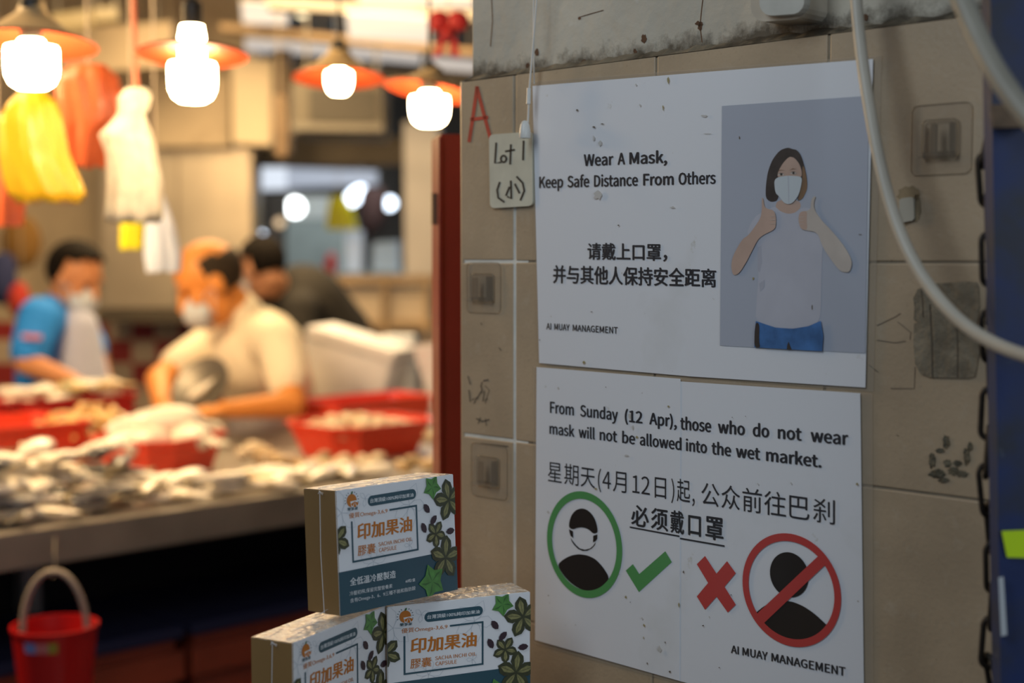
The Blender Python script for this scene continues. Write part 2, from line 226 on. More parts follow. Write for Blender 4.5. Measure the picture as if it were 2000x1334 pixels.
# ------------------------------------------------------------------ lettering
import json
GLYPH = json.loads(r'''{"(":[473,[335,-275,413,-239,314,-29,255,199,235,436,255,671,314,898,413,1109,335,1146,224,929,154,695,129,436,154,175,224,-59],[9,7,8,9,6,7,10,6,9,10,5,6,11,5,10,11,4,5,12,4,11,12,3,4,12,2,3,13,2,12,13,1,2,0,1,13]],")":[473,[139,-275,249,-59,320,175,345,436,320,695,249,929,139,1146,59,1109,159,898,219,671,239,436,219,199,159,-29,59,-239],[7,5,6,8,5,7,8,4,5,9,4,8,9,3,4,10,3,9,11,3,10,11,2,3,12,2,11,12,1,2,13,1,12,13,0,1]],",":[389,[105,-266,214,-196,285,-97,310,27,297,107,260,158,202,176,154,166,119,135,105,87,118,39,152,8,199,-3,214,-1,197,-79,149,-143,74,-190],[7,5,6,8,5,7,8,4,5,9,4,8,9,3,4,10,3,9,11,3,10,11,13,3,13,2,3,12,13,11,14,2,13,15,2,14,15,1,2,16,1,15,0,1,16]],".":[389,[195,-18,241,-6,274,28,287,78,274,130,241,164,195,176,148,164,115,130,102,78,115,28,148,-6],[7,5,6,8,5,7,8,4,5,9,4,8,9,3,4,10,3,9,10,2,3,10,1,2,11,1,10,11,0,1]],"1":[777,[123,0,686,0,686,106,480,106,480,1027,382,1027,322,997,253,973,169,954,169,873,353,873,353,106,123,106],[6,4,5,6,10,4,10,3,4,7,10,6,8,10,7,9,10,8,11,3,10,0,11,12,0,3,11,0,2,3,0,1,2]],"2":[777,[62,0,707,0,707,111,423,111,368,109,311,105,255,101,467,323,607,536,658,744,621,903,518,1007,359,1045,241,1026,142,974,56,895,130,822,192,883,263,926,343,941,449,915,512,843,532,738,482,550,327,333,62,76],[13,11,12,14,11,13,14,10,11,15,19,14,19,10,14,15,18,19,20,10,19,15,17,18,21,10,20,21,9,10,16,17,15,22,9,21,22,8,9,23,8,22,24,8,23,24,7,8,25,7,24,25,6,7,4,2,3,4,1,2,5,1,4,6,1,5,25,1,6,0,1,25]],"4":[777,[476,0,597,0,597,283,734,283,734,385,597,385,597,1027,455,1027,28,367,28,283,476,283,476,385,161,385,395,735,424,786,451,837,478,887,483,887,480,826,477,759,476,700],[8,6,7,8,16,6,16,17,6,17,5,6,8,15,16,18,5,17,8,14,15,19,5,18,8,13,14,20,5,19,8,12,13,11,5,20,8,11,12,8,5,11,8,4,5,8,3,4,9,3,8,10,3,9,0,2,10,2,3,10,0,1,2]],"A":[852,[6,0,136,0,235,314,611,314,709,0,846,0,497,1027,353,1027,268,416,318,574,353,689,387,804,420,922,426,922,459,804,493,689,529,574,578,416],[0,12,7,12,6,7,12,13,6,13,5,6,0,11,12,14,5,13,15,5,14,0,10,11,16,5,15,0,9,10,0,8,9,17,5,16,0,2,8,2,17,8,2,3,17,3,5,17,0,1,2,4,5,3]],"C":[894,[528,-18,651,-1,755,49,843,129,772,211,703,149,624,109,534,95,364,147,254,292,214,517,255,738,368,881,538,931,619,919,689,885,748,835,818,919,746,981,652,1027,536,1045,303,981,141,798,81,513,140,227,298,45],[21,19,20,21,18,19,21,17,18,22,12,21,12,13,21,13,17,21,14,17,13,15,17,14,15,16,17,22,11,12,23,11,22,23,10,11,23,9,10,24,9,23,24,8,9,25,8,24,5,3,4,6,3,5,25,7,8,6,2,3,7,2,6,25,2,7,25,1,2,0,1,25]],"D":[964,[141,0,403,0,665,62,826,238,881,517,826,795,663,967,398,1027,141,1027,270,106,270,922,387,922,588,875,708,738,748,517,708,295,588,155,387,106],[0,10,8,10,7,8,10,6,7,10,11,6,11,12,6,12,5,6,0,9,10,13,5,12,13,4,5,14,4,13,15,4,14,15,3,4,16,3,15,16,2,3,17,2,16,0,17,9,0,2,17,0,1,2]],"E":[825,[141,0,748,0,748,111,270,111,270,485,660,485,660,595,270,595,270,917,732,917,732,1027,141,1027],[0,8,11,8,10,11,8,9,10,0,7,8,0,4,7,4,6,7,4,5,6,0,3,4,0,2,3,0,1,2]],"F":[773,[141,0,270,0,270,461,662,461,662,570,270,570,270,917,732,917,732,1027,141,1027],[0,6,9,6,8,9,6,7,8,0,5,6,0,2,5,2,4,5,2,3,4,0,1,2]],"G":[965,[545,-18,673,-3,781,39,861,101,861,532,524,532,524,424,742,424,742,155,692,123,629,102,557,95,371,147,254,292,214,517,257,738,375,881,556,931,647,918,720,883,777,835,847,919,776,979,679,1026,552,1045,309,981,143,798,81,513,141,227,304,45],[25,23,24,25,22,23,26,16,25,16,17,25,17,22,25,17,21,22,18,21,17,18,19,21,19,20,21,26,15,16,27,15,26,27,14,15,6,4,5,6,7,4,7,3,4,27,13,14,28,13,27,8,3,7,28,12,13,29,12,28,9,3,8,29,11,12,10,3,9,11,3,10,11,2,3,29,2,11,0,2,29,0,1,2]],"H":[1020,[141,0,270,0,270,485,749,485,749,0,880,0,880,1027,749,1027,749,597,270,597,270,1027,141,1027],[0,10,11,0,9,10,8,6,7,8,5,6,0,2,9,2,8,9,2,3,8,3,5,8,0,1,2,4,5,3]],"I":[410,[141,0,270,0,270,1027,141,1027],[0,2,3,0,1,2]],"K":[905,[141,0,270,0,270,325,447,535,755,0,899,0,528,637,850,1027,703,1027,273,511,270,511,270,1027,141,1027],[0,11,12,0,10,11,9,7,8,9,6,7,9,3,6,3,5,6,9,2,3,4,5,3,0,9,10,0,2,9,0,1,2]],"L":[761,[141,0,720,0,720,111,270,111,270,1027,141,1027],[0,4,5,0,3,4,0,2,3,0,1,2]],"M":[1137,[141,0,258,0,258,569,255,666,249,772,241,871,246,871,329,637,524,104,611,104,804,637,887,871,892,871,885,772,878,666,875,569,875,0,996,0,996,1027,840,1027,644,478,621,407,598,335,573,263,567,263,543,335,518,407,493,478,297,1027,141,1027],[0,5,29,5,28,29,5,6,28,6,27,28,20,11,19,11,18,19,11,12,18,12,17,18,0,4,5,7,27,6,20,10,11,13,17,12,0,3,4,14,17,13,15,17,14,0,2,3,8,27,7,20,9,10,0,1,2,16,17,15,8,26,27,21,9,20,22,9,21,8,25,26,23,9,22,8,24,25,8,23,24,8,9,23]],"N":[1013,[141,0,263,0,263,539,261,647,254,755,248,860,254,860,364,648,738,0,871,0,871,1027,748,1027,748,493,751,384,758,274,766,168,759,168,648,380,273,1027,141,1027],[0,5,19,5,18,19,5,6,18,6,17,18,12,10,11,12,9,10,0,4,5,7,17,6,0,3,4,8,17,7,0,2,3,0,1,2,13,9,12,14,9,13,8,16,17,15,9,14,8,15,16,8,9,15]],"O":[1039,[520,-18,748,47,902,232,958,517,902,800,748,981,520,1045,291,981,138,800,81,517,138,232,291,47,520,95,358,148,252,294,214,517,252,738,358,881,520,931,681,881,787,738,825,517,787,294,681,148],[7,5,6,8,17,7,17,18,7,18,5,7,18,19,5,19,4,5,8,16,17,20,4,19,9,16,8,20,3,4,9,15,16,21,3,20,10,15,9,10,14,15,22,3,21,22,2,3,10,13,14,23,2,22,11,13,10,23,1,2,12,1,23,11,12,13,11,1,12,11,0,1]],"P":[887,[141,0,270,0,270,409,440,409,638,443,770,547,818,725,769,903,636,998,434,1027,141,1027,270,514,270,922,417,922,568,904,659,843,689,725,660,605,572,536,423,514],[0,12,10,12,9,10,12,8,9,12,13,8,13,7,8,0,11,12,14,7,13,15,7,14,15,6,7,16,6,15,17,6,16,17,5,6,18,5,17,18,4,5,19,4,18,0,2,11,2,19,11,2,4,19,2,3,4,0,1,2]],"S":[835,[426,-18,611,21,732,125,775,273,746,401,671,487,563,548,417,611,338,648,273,701,246,783,270,862,337,913,438,931,527,920,605,887,672,836,739,919,657,984,555,1029,438,1045,272,1010,157,914,115,773,148,647,227,563,324,510,471,445,559,402,620,347,643,262,617,174,543,116,427,95,323,111,226,155,144,223,67,133,167,53,288,0],[21,19,20,21,18,19,22,18,21,22,13,18,13,17,18,22,12,13,14,17,13,15,17,14,15,16,17,23,12,22,23,11,12,23,10,11,23,9,10,24,9,23,24,8,9,24,7,8,25,7,24,25,6,7,26,6,25,26,5,6,27,5,26,27,4,5,28,4,27,29,4,28,29,3,4,30,3,29,30,2,3,31,2,30,37,35,36,32,2,31,37,34,35,38,34,37,32,1,2,33,1,32,38,33,34,38,1,33,39,1,38,39,0,1]],"T":[839,[354,0,485,0,485,917,796,917,796,1027,43,1027,43,917,354,917],[6,4,5,6,3,4,7,3,6,0,2,7,2,3,7,0,1,2]],"U":[1010,[506,-18,694,23,825,162,874,423,874,1027,749,1027,749,420,716,226,629,125,506,95,384,125,298,226,266,420,266,1027,137,1027,137,423,186,162,317,23],[15,13,14,15,12,13,6,4,5,6,3,4,16,12,15,6,2,3,16,11,12,7,2,6,16,10,11,8,2,7,8,1,2,17,10,16,17,9,10,9,1,8,17,1,9,17,0,1]],"W":[1230,[254,0,408,0,560,619,578,698,595,775,612,853,618,853,634,775,651,698,668,619,824,0,980,0,1192,1027,1069,1027,958,468,939,357,921,246,902,134,894,134,869,246,845,358,821,468,678,1027,559,1027,417,468,392,357,368,246,345,134,339,134,318,246,298,357,277,468,169,1027,36,1027],[0,32,33,0,31,32,24,22,23,24,5,22,5,6,22,6,21,22,14,12,13,14,11,12,24,4,5,7,21,6,24,3,4,8,21,7,24,2,3,9,21,8,24,1,2,10,21,9,0,30,31,25,1,24,10,20,21,15,11,14,10,19,20,0,29,30,26,1,25,16,11,15,10,18,19,0,28,29,27,1,26,17,11,16,0,27,28,0,1,27,10,17,18,10,11,17]],"Y":[744,[307,0,436,0,436,398,745,1027,611,1027,479,737,446,662,411,587,375,511,370,511,335,587,302,662,269,737,136,1027,-1,1027,307,398],[15,13,14,15,12,13,5,3,4,5,2,3,15,11,12,6,2,5,15,10,11,7,2,6,15,9,10,8,2,7,15,8,9,15,2,8,0,2,15,0,1,2]],"a":[789,[304,-18,395,-3,479,36,556,91,560,91,571,0,676,0,676,468,650,633,564,741,413,780,296,764,195,726,115,681,164,592,230,632,307,662,392,674,488,646,536,575,549,482,284,429,132,337,83,197,112,81,190,7,340,85,272,97,224,136,206,206,238,292,346,356,549,396,549,185,478,130,410,97],[11,9,10,12,9,11,12,8,9,13,17,12,17,8,12,14,15,13,15,16,13,16,17,13,18,8,17,19,8,18,19,7,8,20,7,19,21,7,20,21,32,7,32,6,7,22,32,21,22,31,32,33,6,32,22,30,31,23,30,22,23,29,30,23,28,29,24,28,23,34,4,33,4,6,33,24,27,28,35,4,34,24,26,27,26,3,35,3,4,35,26,2,3,5,6,4,24,2,26,25,2,24,25,1,2,0,1,25]],"b":[866,[464,-18,626,30,747,170,794,392,759,597,657,732,492,780,407,766,326,727,252,674,258,810,258,1115,129,1115,129,0,231,0,242,78,248,78,318,27,391,-7,443,90,387,97,324,122,258,168,258,569,328,625,395,660,459,672,576,637,641,539,661,391,632,229,555,126],[13,11,12,13,10,11,13,9,10,7,5,6,8,5,7,8,4,5,9,26,8,26,4,8,13,23,9,23,24,9,24,25,9,25,26,9,27,4,26,28,4,27,28,3,4,13,22,23,29,3,28,29,2,3,30,2,29,31,2,30,31,1,2,13,15,22,15,21,22,19,1,31,15,20,21,15,19,20,15,16,19,16,1,19,13,14,15,17,1,16,17,0,1,18,0,17]],"c":[714,[429,-18,518,-7,601,26,675,77,619,164,567,126,507,99,440,88,317,125,234,226,204,380,236,533,320,635,444,672,500,664,550,641,595,606,660,690,601,735,528,767,438,780,256,733,124,596,73,380,120,164,247,29],[21,19,20,21,18,19,21,17,18,22,13,21,13,17,21,13,14,17,14,15,17,15,16,17,22,12,13,22,11,12,23,11,22,23,10,11,24,10,23,24,9,10,24,8,9,25,8,24,5,3,4,6,3,5,25,7,8,7,3,6,25,3,7,25,2,3,0,2,25,0,1,2]],"d":[868,[388,-18,475,-3,553,36,619,90,623,90,634,0,739,0,739,1115,611,1115,611,822,618,692,552,739,484,769,403,780,241,731,121,593,74,380,113,164,222,29,416,90,302,124,231,224,206,381,236,534,315,635,426,672,488,664,549,639,611,592,611,193,548,135,484,101],[9,7,8,9,6,7,10,6,9,14,12,13,14,11,12,14,10,11,15,25,14,25,10,14,25,26,10,26,27,10,27,28,10,28,6,10,15,24,25,15,23,24,16,23,15,29,6,28,16,22,23,16,21,22,17,21,16,17,20,21,30,4,29,4,6,29,18,20,17,31,4,30,18,19,20,19,4,31,18,3,19,3,4,19,18,2,3,5,6,4,18,1,2,0,1,18]],"e":[776,[437,-18,532,-8,615,20,686,59,641,144,583,112,521,91,451,84,323,117,236,209,199,350,711,350,714,372,716,396,717,423,682,612,578,736,413,780,248,731,122,594,73,380,122,165,252,29,197,441,237,570,315,650,416,678,518,651,582,571,605,441],[18,16,17,18,15,16,19,25,18,25,26,18,26,15,18,27,15,26,28,15,27,19,24,25,28,14,15,20,24,19,29,14,28,20,23,24,20,29,23,20,14,29,20,13,14,20,12,13,21,10,20,10,12,20,10,11,12,21,9,10,21,8,9,22,8,21,5,3,4,22,7,8,6,3,5,7,3,6,22,3,7,22,2,3,0,2,22,0,1,2]],"f":[455,[46,657,150,657,150,0,277,0,277,657,438,657,438,761,277,761,277,881,289,963,325,1014,385,1031,413,1028,442,1021,471,1010,499,1109,461,1122,418,1130,371,1133,247,1102,174,1016,150,882,150,761,46,754],[19,17,18,19,16,17,19,15,16,19,14,15,20,11,19,11,12,19,12,13,19,13,14,19,20,10,11,21,10,20,21,9,10,21,8,9,22,8,21,22,7,8,23,7,22,23,6,7,23,5,6,0,5,23,1,5,0,2,4,1,4,5,1,2,3,4]],"h":[850,[129,0,258,0,258,552,328,616,393,655,465,668,547,647,594,581,609,465,609,0,737,0,737,482,712,645,635,746,504,780,408,763,326,717,252,653,258,810,258,1115,129,1115],[0,19,20,0,18,19,0,17,18,15,13,14,16,13,15,16,12,13,17,5,16,5,12,16,17,4,5,6,12,5,17,3,4,0,2,17,2,3,17,7,12,6,7,11,12,8,11,7,0,1,2,8,10,11,9,10,8]],"i":[385,[193,917,238,928,268,958,279,1003,268,1046,238,1075,193,1085,149,1075,120,1046,109,1003,120,958,149,928,129,0,258,0,258,761,129,761],[12,14,15,12,13,14,7,5,6,8,5,7,8,4,5,9,4,8,9,3,4,10,3,9,10,2,3,11,2,10,11,1,2,0,1,11]],"k":[773,[129,0,255,0,255,200,398,367,620,0,759,0,472,454,725,761,583,761,261,360,255,360,255,1115,129,1115],[0,11,12,0,10,11,9,7,8,9,6,7,9,3,6,3,5,6,9,2,3,4,5,3,0,9,10,0,2,9,0,1,2]],"l":[398,[263,-18,294,-17,318,-12,338,-7,319,91,308,89,300,88,293,88,275,94,262,111,258,143,258,1115,129,1115,129,151,143,59,186,2],[13,11,12,13,10,11,14,10,13,14,9,10,14,8,9,14,7,8,5,3,4,6,3,5,7,3,6,14,3,7,15,3,14,0,3,15,0,2,3,0,1,2]],"m":[1297,[129,0,258,0,258,552,325,617,389,655,448,668,528,647,574,581,590,465,590,0,717,0,717,552,786,617,849,655,909,668,989,647,1035,581,1050,465,1050,0,1178,0,1178,482,1153,645,1077,746,948,780,859,761,776,710,696,634,654,712,586,762,486,780,399,763,320,716,249,650,246,650,234,761,129,761],[30,28,29,24,22,23,31,28,30,31,27,28,25,22,24,0,34,35,0,33,34,25,21,22,32,27,31,32,5,27,5,26,27,26,14,25,14,21,25,32,4,5,6,26,5,26,13,14,15,21,14,32,3,4,26,12,13,0,32,33,0,2,32,2,3,32,7,26,6,16,21,15,16,20,21,7,12,26,7,11,12,8,11,7,17,20,16,0,1,2,8,10,11,17,19,20,9,10,8,18,19,17]],"n":[854,[129,0,258,0,258,552,328,616,393,655,465,668,547,647,594,581,609,465,609,0,737,0,737,482,712,645,635,746,504,780,408,763,324,716,249,650,246,650,234,761,129,761],[15,13,14,16,13,15,0,19,20,0,18,19,16,12,13,17,5,16,5,12,16,17,4,5,6,12,5,17,3,4,0,17,18,0,2,17,2,3,17,7,12,6,7,11,12,8,11,7,0,1,2,8,10,11,9,10,8]],"o":[849,[424,-18,598,29,726,164,776,380,726,596,598,733,424,780,250,733,123,596,73,380,123,164,250,29,424,88,309,125,232,226,204,380,232,533,309,635,424,672,540,635,618,533,646,380,618,226,540,125],[7,5,6,8,5,7,8,18,5,18,4,5,8,17,18,19,4,18,20,4,19,8,16,17,20,3,4,9,16,8,9,15,16,21,3,20,10,15,9,10,14,15,22,3,21,22,2,3,10,13,14,23,2,22,11,13,10,23,1,2,12,1,23,11,12,13,11,1,12,0,1,11]],"p":[868,[129,-321,258,-321,258,-63,254,70,323,22,394,-8,464,-18,626,30,747,170,794,392,759,597,657,732,492,780,405,765,323,726,249,672,246,672,234,761,129,761,443,90,387,97,324,122,258,168,258,569,328,625,395,660,459,672,576,637,641,539,661,391,632,229,555,126],[13,11,12,14,11,13,0,17,18,0,16,17,14,10,11,15,26,14,26,10,14,0,15,16,0,23,15,23,24,15,24,25,15,25,26,15,27,10,26,28,10,27,28,9,10,0,22,23,29,9,28,29,8,9,30,8,29,31,8,30,31,7,8,0,3,22,3,21,22,19,7,31,3,20,21,3,19,20,3,7,19,0,2,3,4,7,3,4,6,7,5,6,4,0,1,2]],"r":[543,[129,0,258,0,258,489,315,592,382,648,448,665,476,664,499,660,522,653,546,763,522,773,496,779,465,780,384,761,310,706,249,622,246,622,234,761,129,761],[13,11,12,13,10,11,13,9,10,13,8,9,14,7,13,7,8,13,0,17,18,0,16,17,15,5,14,5,6,14,6,7,14,15,4,5,15,3,4,0,15,16,0,2,15,2,3,15,0,1,2]],"s":[655,[328,-18,479,13,572,94,604,207,568,322,482,392,373,438,292,471,232,511,209,570,224,625,271,665,350,681,413,672,470,648,522,613,584,693,518,737,439,768,349,780,207,751,118,674,87,564,121,458,203,390,308,345,390,311,455,265,482,200,465,140,416,97,332,81,248,93,175,124,106,172,45,87,126,33,222,-4],[20,18,19,20,17,18,21,17,20,21,16,17,21,12,16,12,13,16,13,14,16,14,15,16,21,11,12,22,11,21,22,10,11,22,9,10,22,8,9,23,8,22,23,7,8,23,6,7,24,6,23,24,5,6,24,4,5,25,4,24,26,4,25,26,3,4,27,3,26,28,3,27,28,2,3,29,2,28,35,33,34,30,2,29,35,32,33,31,2,30,31,1,2,35,31,32,36,31,35,36,1,31,37,1,36,37,0,1]],"t":[528,[367,-18,415,-14,463,-4,508,10,483,106,456,96,426,88,396,85,327,103,290,152,279,231,279,657,486,657,486,761,279,761,279,975,172,975,158,761,38,754,38,657,151,657,151,235,171,102,239,14],[17,15,16,17,14,15,18,14,17,18,13,14,18,12,13,19,12,18,20,12,19,21,11,20,11,12,20,21,10,11,22,10,21,22,9,10,22,8,9,5,3,4,22,7,8,23,7,22,6,3,5,7,3,6,23,3,7,0,3,23,0,2,3,0,1,2]],"u":[850,[352,-18,447,-1,529,47,602,119,606,119,616,0,723,0,723,761,595,761,595,221,527,148,461,106,389,92,308,113,261,179,246,294,246,761,118,761,118,279,142,115,219,16],[18,16,17,18,15,16,9,7,8,9,6,7,18,14,15,19,14,18,10,4,9,4,6,9,19,13,14,11,3,10,3,4,10,11,2,3,5,6,4,20,13,19,20,12,13,12,2,11,20,2,12,20,1,2,0,1,20]],"w":[1123,[249,0,398,0,506,408,524,480,541,553,557,629,564,629,582,554,598,482,616,410,725,0,881,0,1087,761,964,761,853,321,837,249,822,179,807,109,800,109,782,179,764,249,746,321,627,761,503,761,384,321,366,249,349,179,333,109,326,109,311,179,297,249,282,321,168,761,38,761],[0,32,33,0,31,32,24,22,23,24,5,22,5,6,22,6,21,22,14,12,13,14,11,12,24,4,5,7,21,6,8,21,7,24,3,4,9,21,8,24,2,3,10,21,9,24,1,2,0,30,31,25,1,24,10,20,21,15,11,14,26,1,25,16,11,15,0,29,30,10,19,20,27,1,26,17,11,16,0,28,29,10,18,19,0,27,28,0,1,27,10,17,18,10,11,17]],"y":[730,[141,-328,271,-292,362,-199,426,-64,711,761,587,761,450,339,429,268,408,195,388,123,381,123,355,196,330,269,305,339,151,761,18,761,324,-1,307,-59,267,-143,211,-201,136,-223,115,-221,94,-216,77,-210,52,-312,78,-321,108,-326],[16,14,15,16,13,14,6,4,5,6,3,4,16,12,13,7,3,6,16,11,12,8,3,7,16,10,11,9,3,8,16,9,10,16,3,9,17,3,16,18,3,17,18,2,3,19,2,18,19,1,2,20,1,19,24,22,23,24,21,22,24,20,21,24,1,20,24,0,1,25,0,24,26,0,25]]}''')          # letter shapes: advance, outline points, triangles
def glyphs(txt, bold=0):
    if all(ch in GLYPH or ch == ' ' for ch in txt):
        vs = []; fs = []; x = 0
        for ch in txt:
            if ch == ' ': x += 320; continue
            a, p, t = GLYPH[ch]; n = len(vs)
            vs += [((x+p[i])/1412, p[i+1]/1412) for i in range(0, len(p), 2)]
            fs += [(t[i]+n, t[i+1]+n, t[i+2]+n) for i in range(0, len(t), 3)]; x += a
    else:
        c = bpy.data.curves.new('t', 'FONT'); c.body = txt; c.resolution_u = 4
        o = bpy.data.objects.new('t', c); COL.objects.link(o)
        dg = bpy.context.evaluated_depsgraph_get(); dg.update()
        m = bpy.data.meshes.new_from_object(o.evaluated_get(dg))
        vs = [(v.co.x, v.co.y) for v in m.vertices]; fs = [tuple(p.vertices) for p in m.polygons]
        bpy.data.objects.remove(o); bpy.data.curves.remove(c); bpy.data.meshes.remove(m)
    global NB; NB = len(vs)
    if bold > 0:                         # heavier strokes: the outline repeated a hair to each side
        V, F = [], []
        for dx, dy in ((-1, 0), (1, 0), (0, .5), (0, -.5)):
            n = len(V); V += [(x_+dx*bold, y_+dy*bold) for x_, y_ in vs]; F += [tuple(i+n for i in f) for f in fs]
        return V, F
    return vs, fs
def quad_text(txt, quad, bold=0, mode='ink'):
    """2D text mesh mapped bilinearly to quad TL,TR,BR,BL (any 2D coordinates)."""
    vs, fs = glyphs(txt, bold)
    x0 = min(v[0] for v in vs); x1 = max(v[0] for v in vs)
    if mode == 'ink': y0 = min(v[1] for v in vs); y1 = max(v[1] for v in vs)
    elif mode == 'cap': y0, y1 = 0, .727
    else: y0, y1 = -.11, .86
    tl, tr, br, bl = [Vector(q) for q in quad]
    out = []
    for x, y in vs:
        a = (x-x0)/(x1-x0); b = (y-y0)/(y1-y0)
        out.append((bl*(1-a)+br*a)*(1-b)+(tl*(1-a)+tr*a)*b)
    return out, fs
def wall_text(mb, txt, quad, off, bold=0, mode='ink'):
    q = [UV(*p, off) for p in quad]
    vs, fs = quad_text(txt, q, bold, mode)
    mb.add([WP(v.x, v.y, off+i//NB*.00003) for i, v in enumerate(vs)], fs)
def lerp(a, b, t): return a+(b-a)*t
def wall_line(mb, words, p0, p1, h0, h1, off, bold, mode='cap'):
    for txt, xa, xb in words:
        ta = (xa-p0[0])/(p1[0]-p0[0]); tb = (xb-p0[0])/(p1[0]-p0[0])
        ya, yb = lerp(p0[1], p1[1], ta), lerp(p0[1], p1[1], tb); ha, hb = lerp(h0, h1, ta), lerp(h0, h1, tb)
        wall_text(mb, txt, [(xa, ya-ha), (xb, yb-hb), (xb, yb), (xa, ya)], off, bold, mode)
def wall_poly(mb, pts, off):
    mb.add([W(x, y, off) for x, y in pts], [tuple(range(len(pts)))])
def ribbon2(pts, w):
    """2D stroke quads along a polyline, mitred."""
    pts = [Vector(p) for p in pts]; l = []; r = []
    for i, p in enumerate(pts):
        a = pts[max(i-1, 0)]; b = pts[min(i+1, len(pts)-1)]; t = (b-a).normalized(); n = Vector((-t.y, t.x))
        e = t*(w*.4) if i == len(pts)-1 else (-t*(w*.4) if i == 0 else Vector((0, 0)))
        l.append(p+n*w/2+e); r.append(p-n*w/2+e)
    return l+r, [(i, i+1, len(pts)+i+1, len(pts)+i) for i in range(len(pts)-1)]
def wall_stroke(mb, pts, wpx, off):
    vs, fs = ribbon2(pts, wpx); mb.add([W(v.x, v.y, off) for v in vs], fs)
def ellipse(cx, cy, rx, ry, n=40, rot=0):
    return [(cx+rx*math.cos(a)*math.cos(rot)-ry*math.sin(a)*math.sin(rot), cy+rx*math.cos(a)*math.sin(rot)+ry*math.sin(a)*math.cos(rot)) for a in [2*math.pi*i/n for i in range(n)]]
def crop(ox, oy, sc):
    return lambda pts: [(ox+x/sc, oy+y/sc) for x, y in pts]

# ================================================================== THE TILED PILLAR
uL = UV(896, 700)[0]; uR = UV(2150, 700)[0]; g0 = UV(1005, 600)[0]; TS = .2; v0 = UV(1003, 511)[1]; vT = .203
M_TILE = mat('beige_ceramic_tile', (.42, .325, .215), .42, var=.10, vscale=14, spots=[((.30, .23, .15), 300, .60, .12, .45), ((.50, .43, .33), 55, .58, .2, .4), ((.16, .12, .08), 70, .73, .04, .7)], bump=.06, bscale=220)
M_GROUT = mat('old_white_grout', (.66, .66, .60), .9, var=.2, vscale=30)
M_GROUT2 = mat('brown_grout', (.30, .25, .18), .9, var=.25, vscale=30)
def base_darkening(nt, tc, out, col):  # darkens the plaster towards its bottom edge, broken up by noise
    N = nt.nodes.new; L = nt.links.new
    sx = N('ShaderNodeSeparateXYZ'); L(tc.outputs['Object'], sx.inputs[0])
    n = N('ShaderNodeTexNoise'); n.inputs['Scale'].default_value = 26; n.inputs['Detail'].default_value = 8; n.inputs['Roughness'].default_value = .7
    L(tc.outputs['Object'], n.inputs['Vector'])
    r = N('ShaderNodeMapRange'); r.inputs[1].default_value = .0; r.inputs[2].default_value = .034; r.inputs[3].default_value = .37; r.inputs[4].default_value = -.09; r.clamp = True
    L(sx.outputs['Z'], r.inputs[0])
    ad = N('ShaderNodeMath'); ad.operation = 'ADD'; L(n.outputs['Fac'], ad.inputs[0]); L(r.outputs[0], ad.inputs[1])
    q = N('ShaderNodeMapRange'); q.inputs[1].default_value = .60; q.inputs[2].default_value = .84; q.inputs[4].default_value = .9; L(ad.outputs[0], q.inputs[0])
    mx = N('ShaderNodeMix'); mx.data_type = 'RGBA'; L(q.outputs[0], mx.inputs[0])
    if out: L(out, mx.inputs[6])
    else: mx.inputs[6].default_value = (*col, 1)
    mx.inputs[7].default_value = (.075, .055, .032, 1)
    return mx.outputs[2]
M_PLAS = mat('grimy_white_plaster', (.53, .49, .40), .85, var=.18, vscale=5, spots=[((.30, .25, .16), 8, .56, .2, .55), ((.12, .085, .05), 34, .70, .08, .8), ((.75, .76, .73), 18, .62, .1, .5)], bump=.35, bscale=35, wear=base_darkening)
mb = MB()
mb.mat(1)
D = .55
def wbox(mb, u0, u1, va, vb, o0, o1, bev=0):
    c = WP((u0+u1)/2, (va+vb)/2, (o0+o1)/2)
    R = Matrix((WU, -WN, WV)).transposed()
    mb.box(c, (abs(u1-u0), abs(o1-o0), abs(vb-va)), R, bev)
wbox(mb, uL+.003, g0+.02, -1.5, vT-.002, -.0009, -D)
mb.mat(2); wbox(mb, g0+.02, uR, -1.5, vT-.002, -.0016, -D)
mb.mat(0)
us = [uL, g0]
while us[-1] < uR: us.append(us[-1]+TS)
vs_ = [v0+TS*k for k in range(1, -9, -1)]
for i in range(len(us)-1):
    for k in range(len(vs_)-1):
        top = vT if k == 0 else vs_[k]
        gp = .0022 if i == 0 else .0013; wbox(mb, us[i]+((.0020 if i == 1 else .0013) if i else .004), us[i+1]-gp, vs_[k+1]+gp*.8, top-gp*.8, 0, -.009, .0012)
mb.cm = 2; wbox(mb, g0-.0018, g0+.0023, .088, vT-.002, -.0006, -.004); mb.cm = 0
mb.tube([WP(uL+.0062, -1.5, -.0062), WP(uL+.0062, vT-.001, -.0062)], .0062, 20)
# tiles round the corner, on the pillar's side towards the stall
for k in range(len(vs_)-1):
    top = vT if k == 0 else vs_[k]
    for j in range(2):
        wbox(mb, uL-.006, uL+.003, vs_[k+1]+.0012, top-.0012, -.011-.2*j, -.208-.2*j, .001)
wall = mb.build('wall_right', [M_TILE, M_GROUT, M_GROUT2], origin=WP(0, -1.5, 0)); tag(wall, kind='structure')
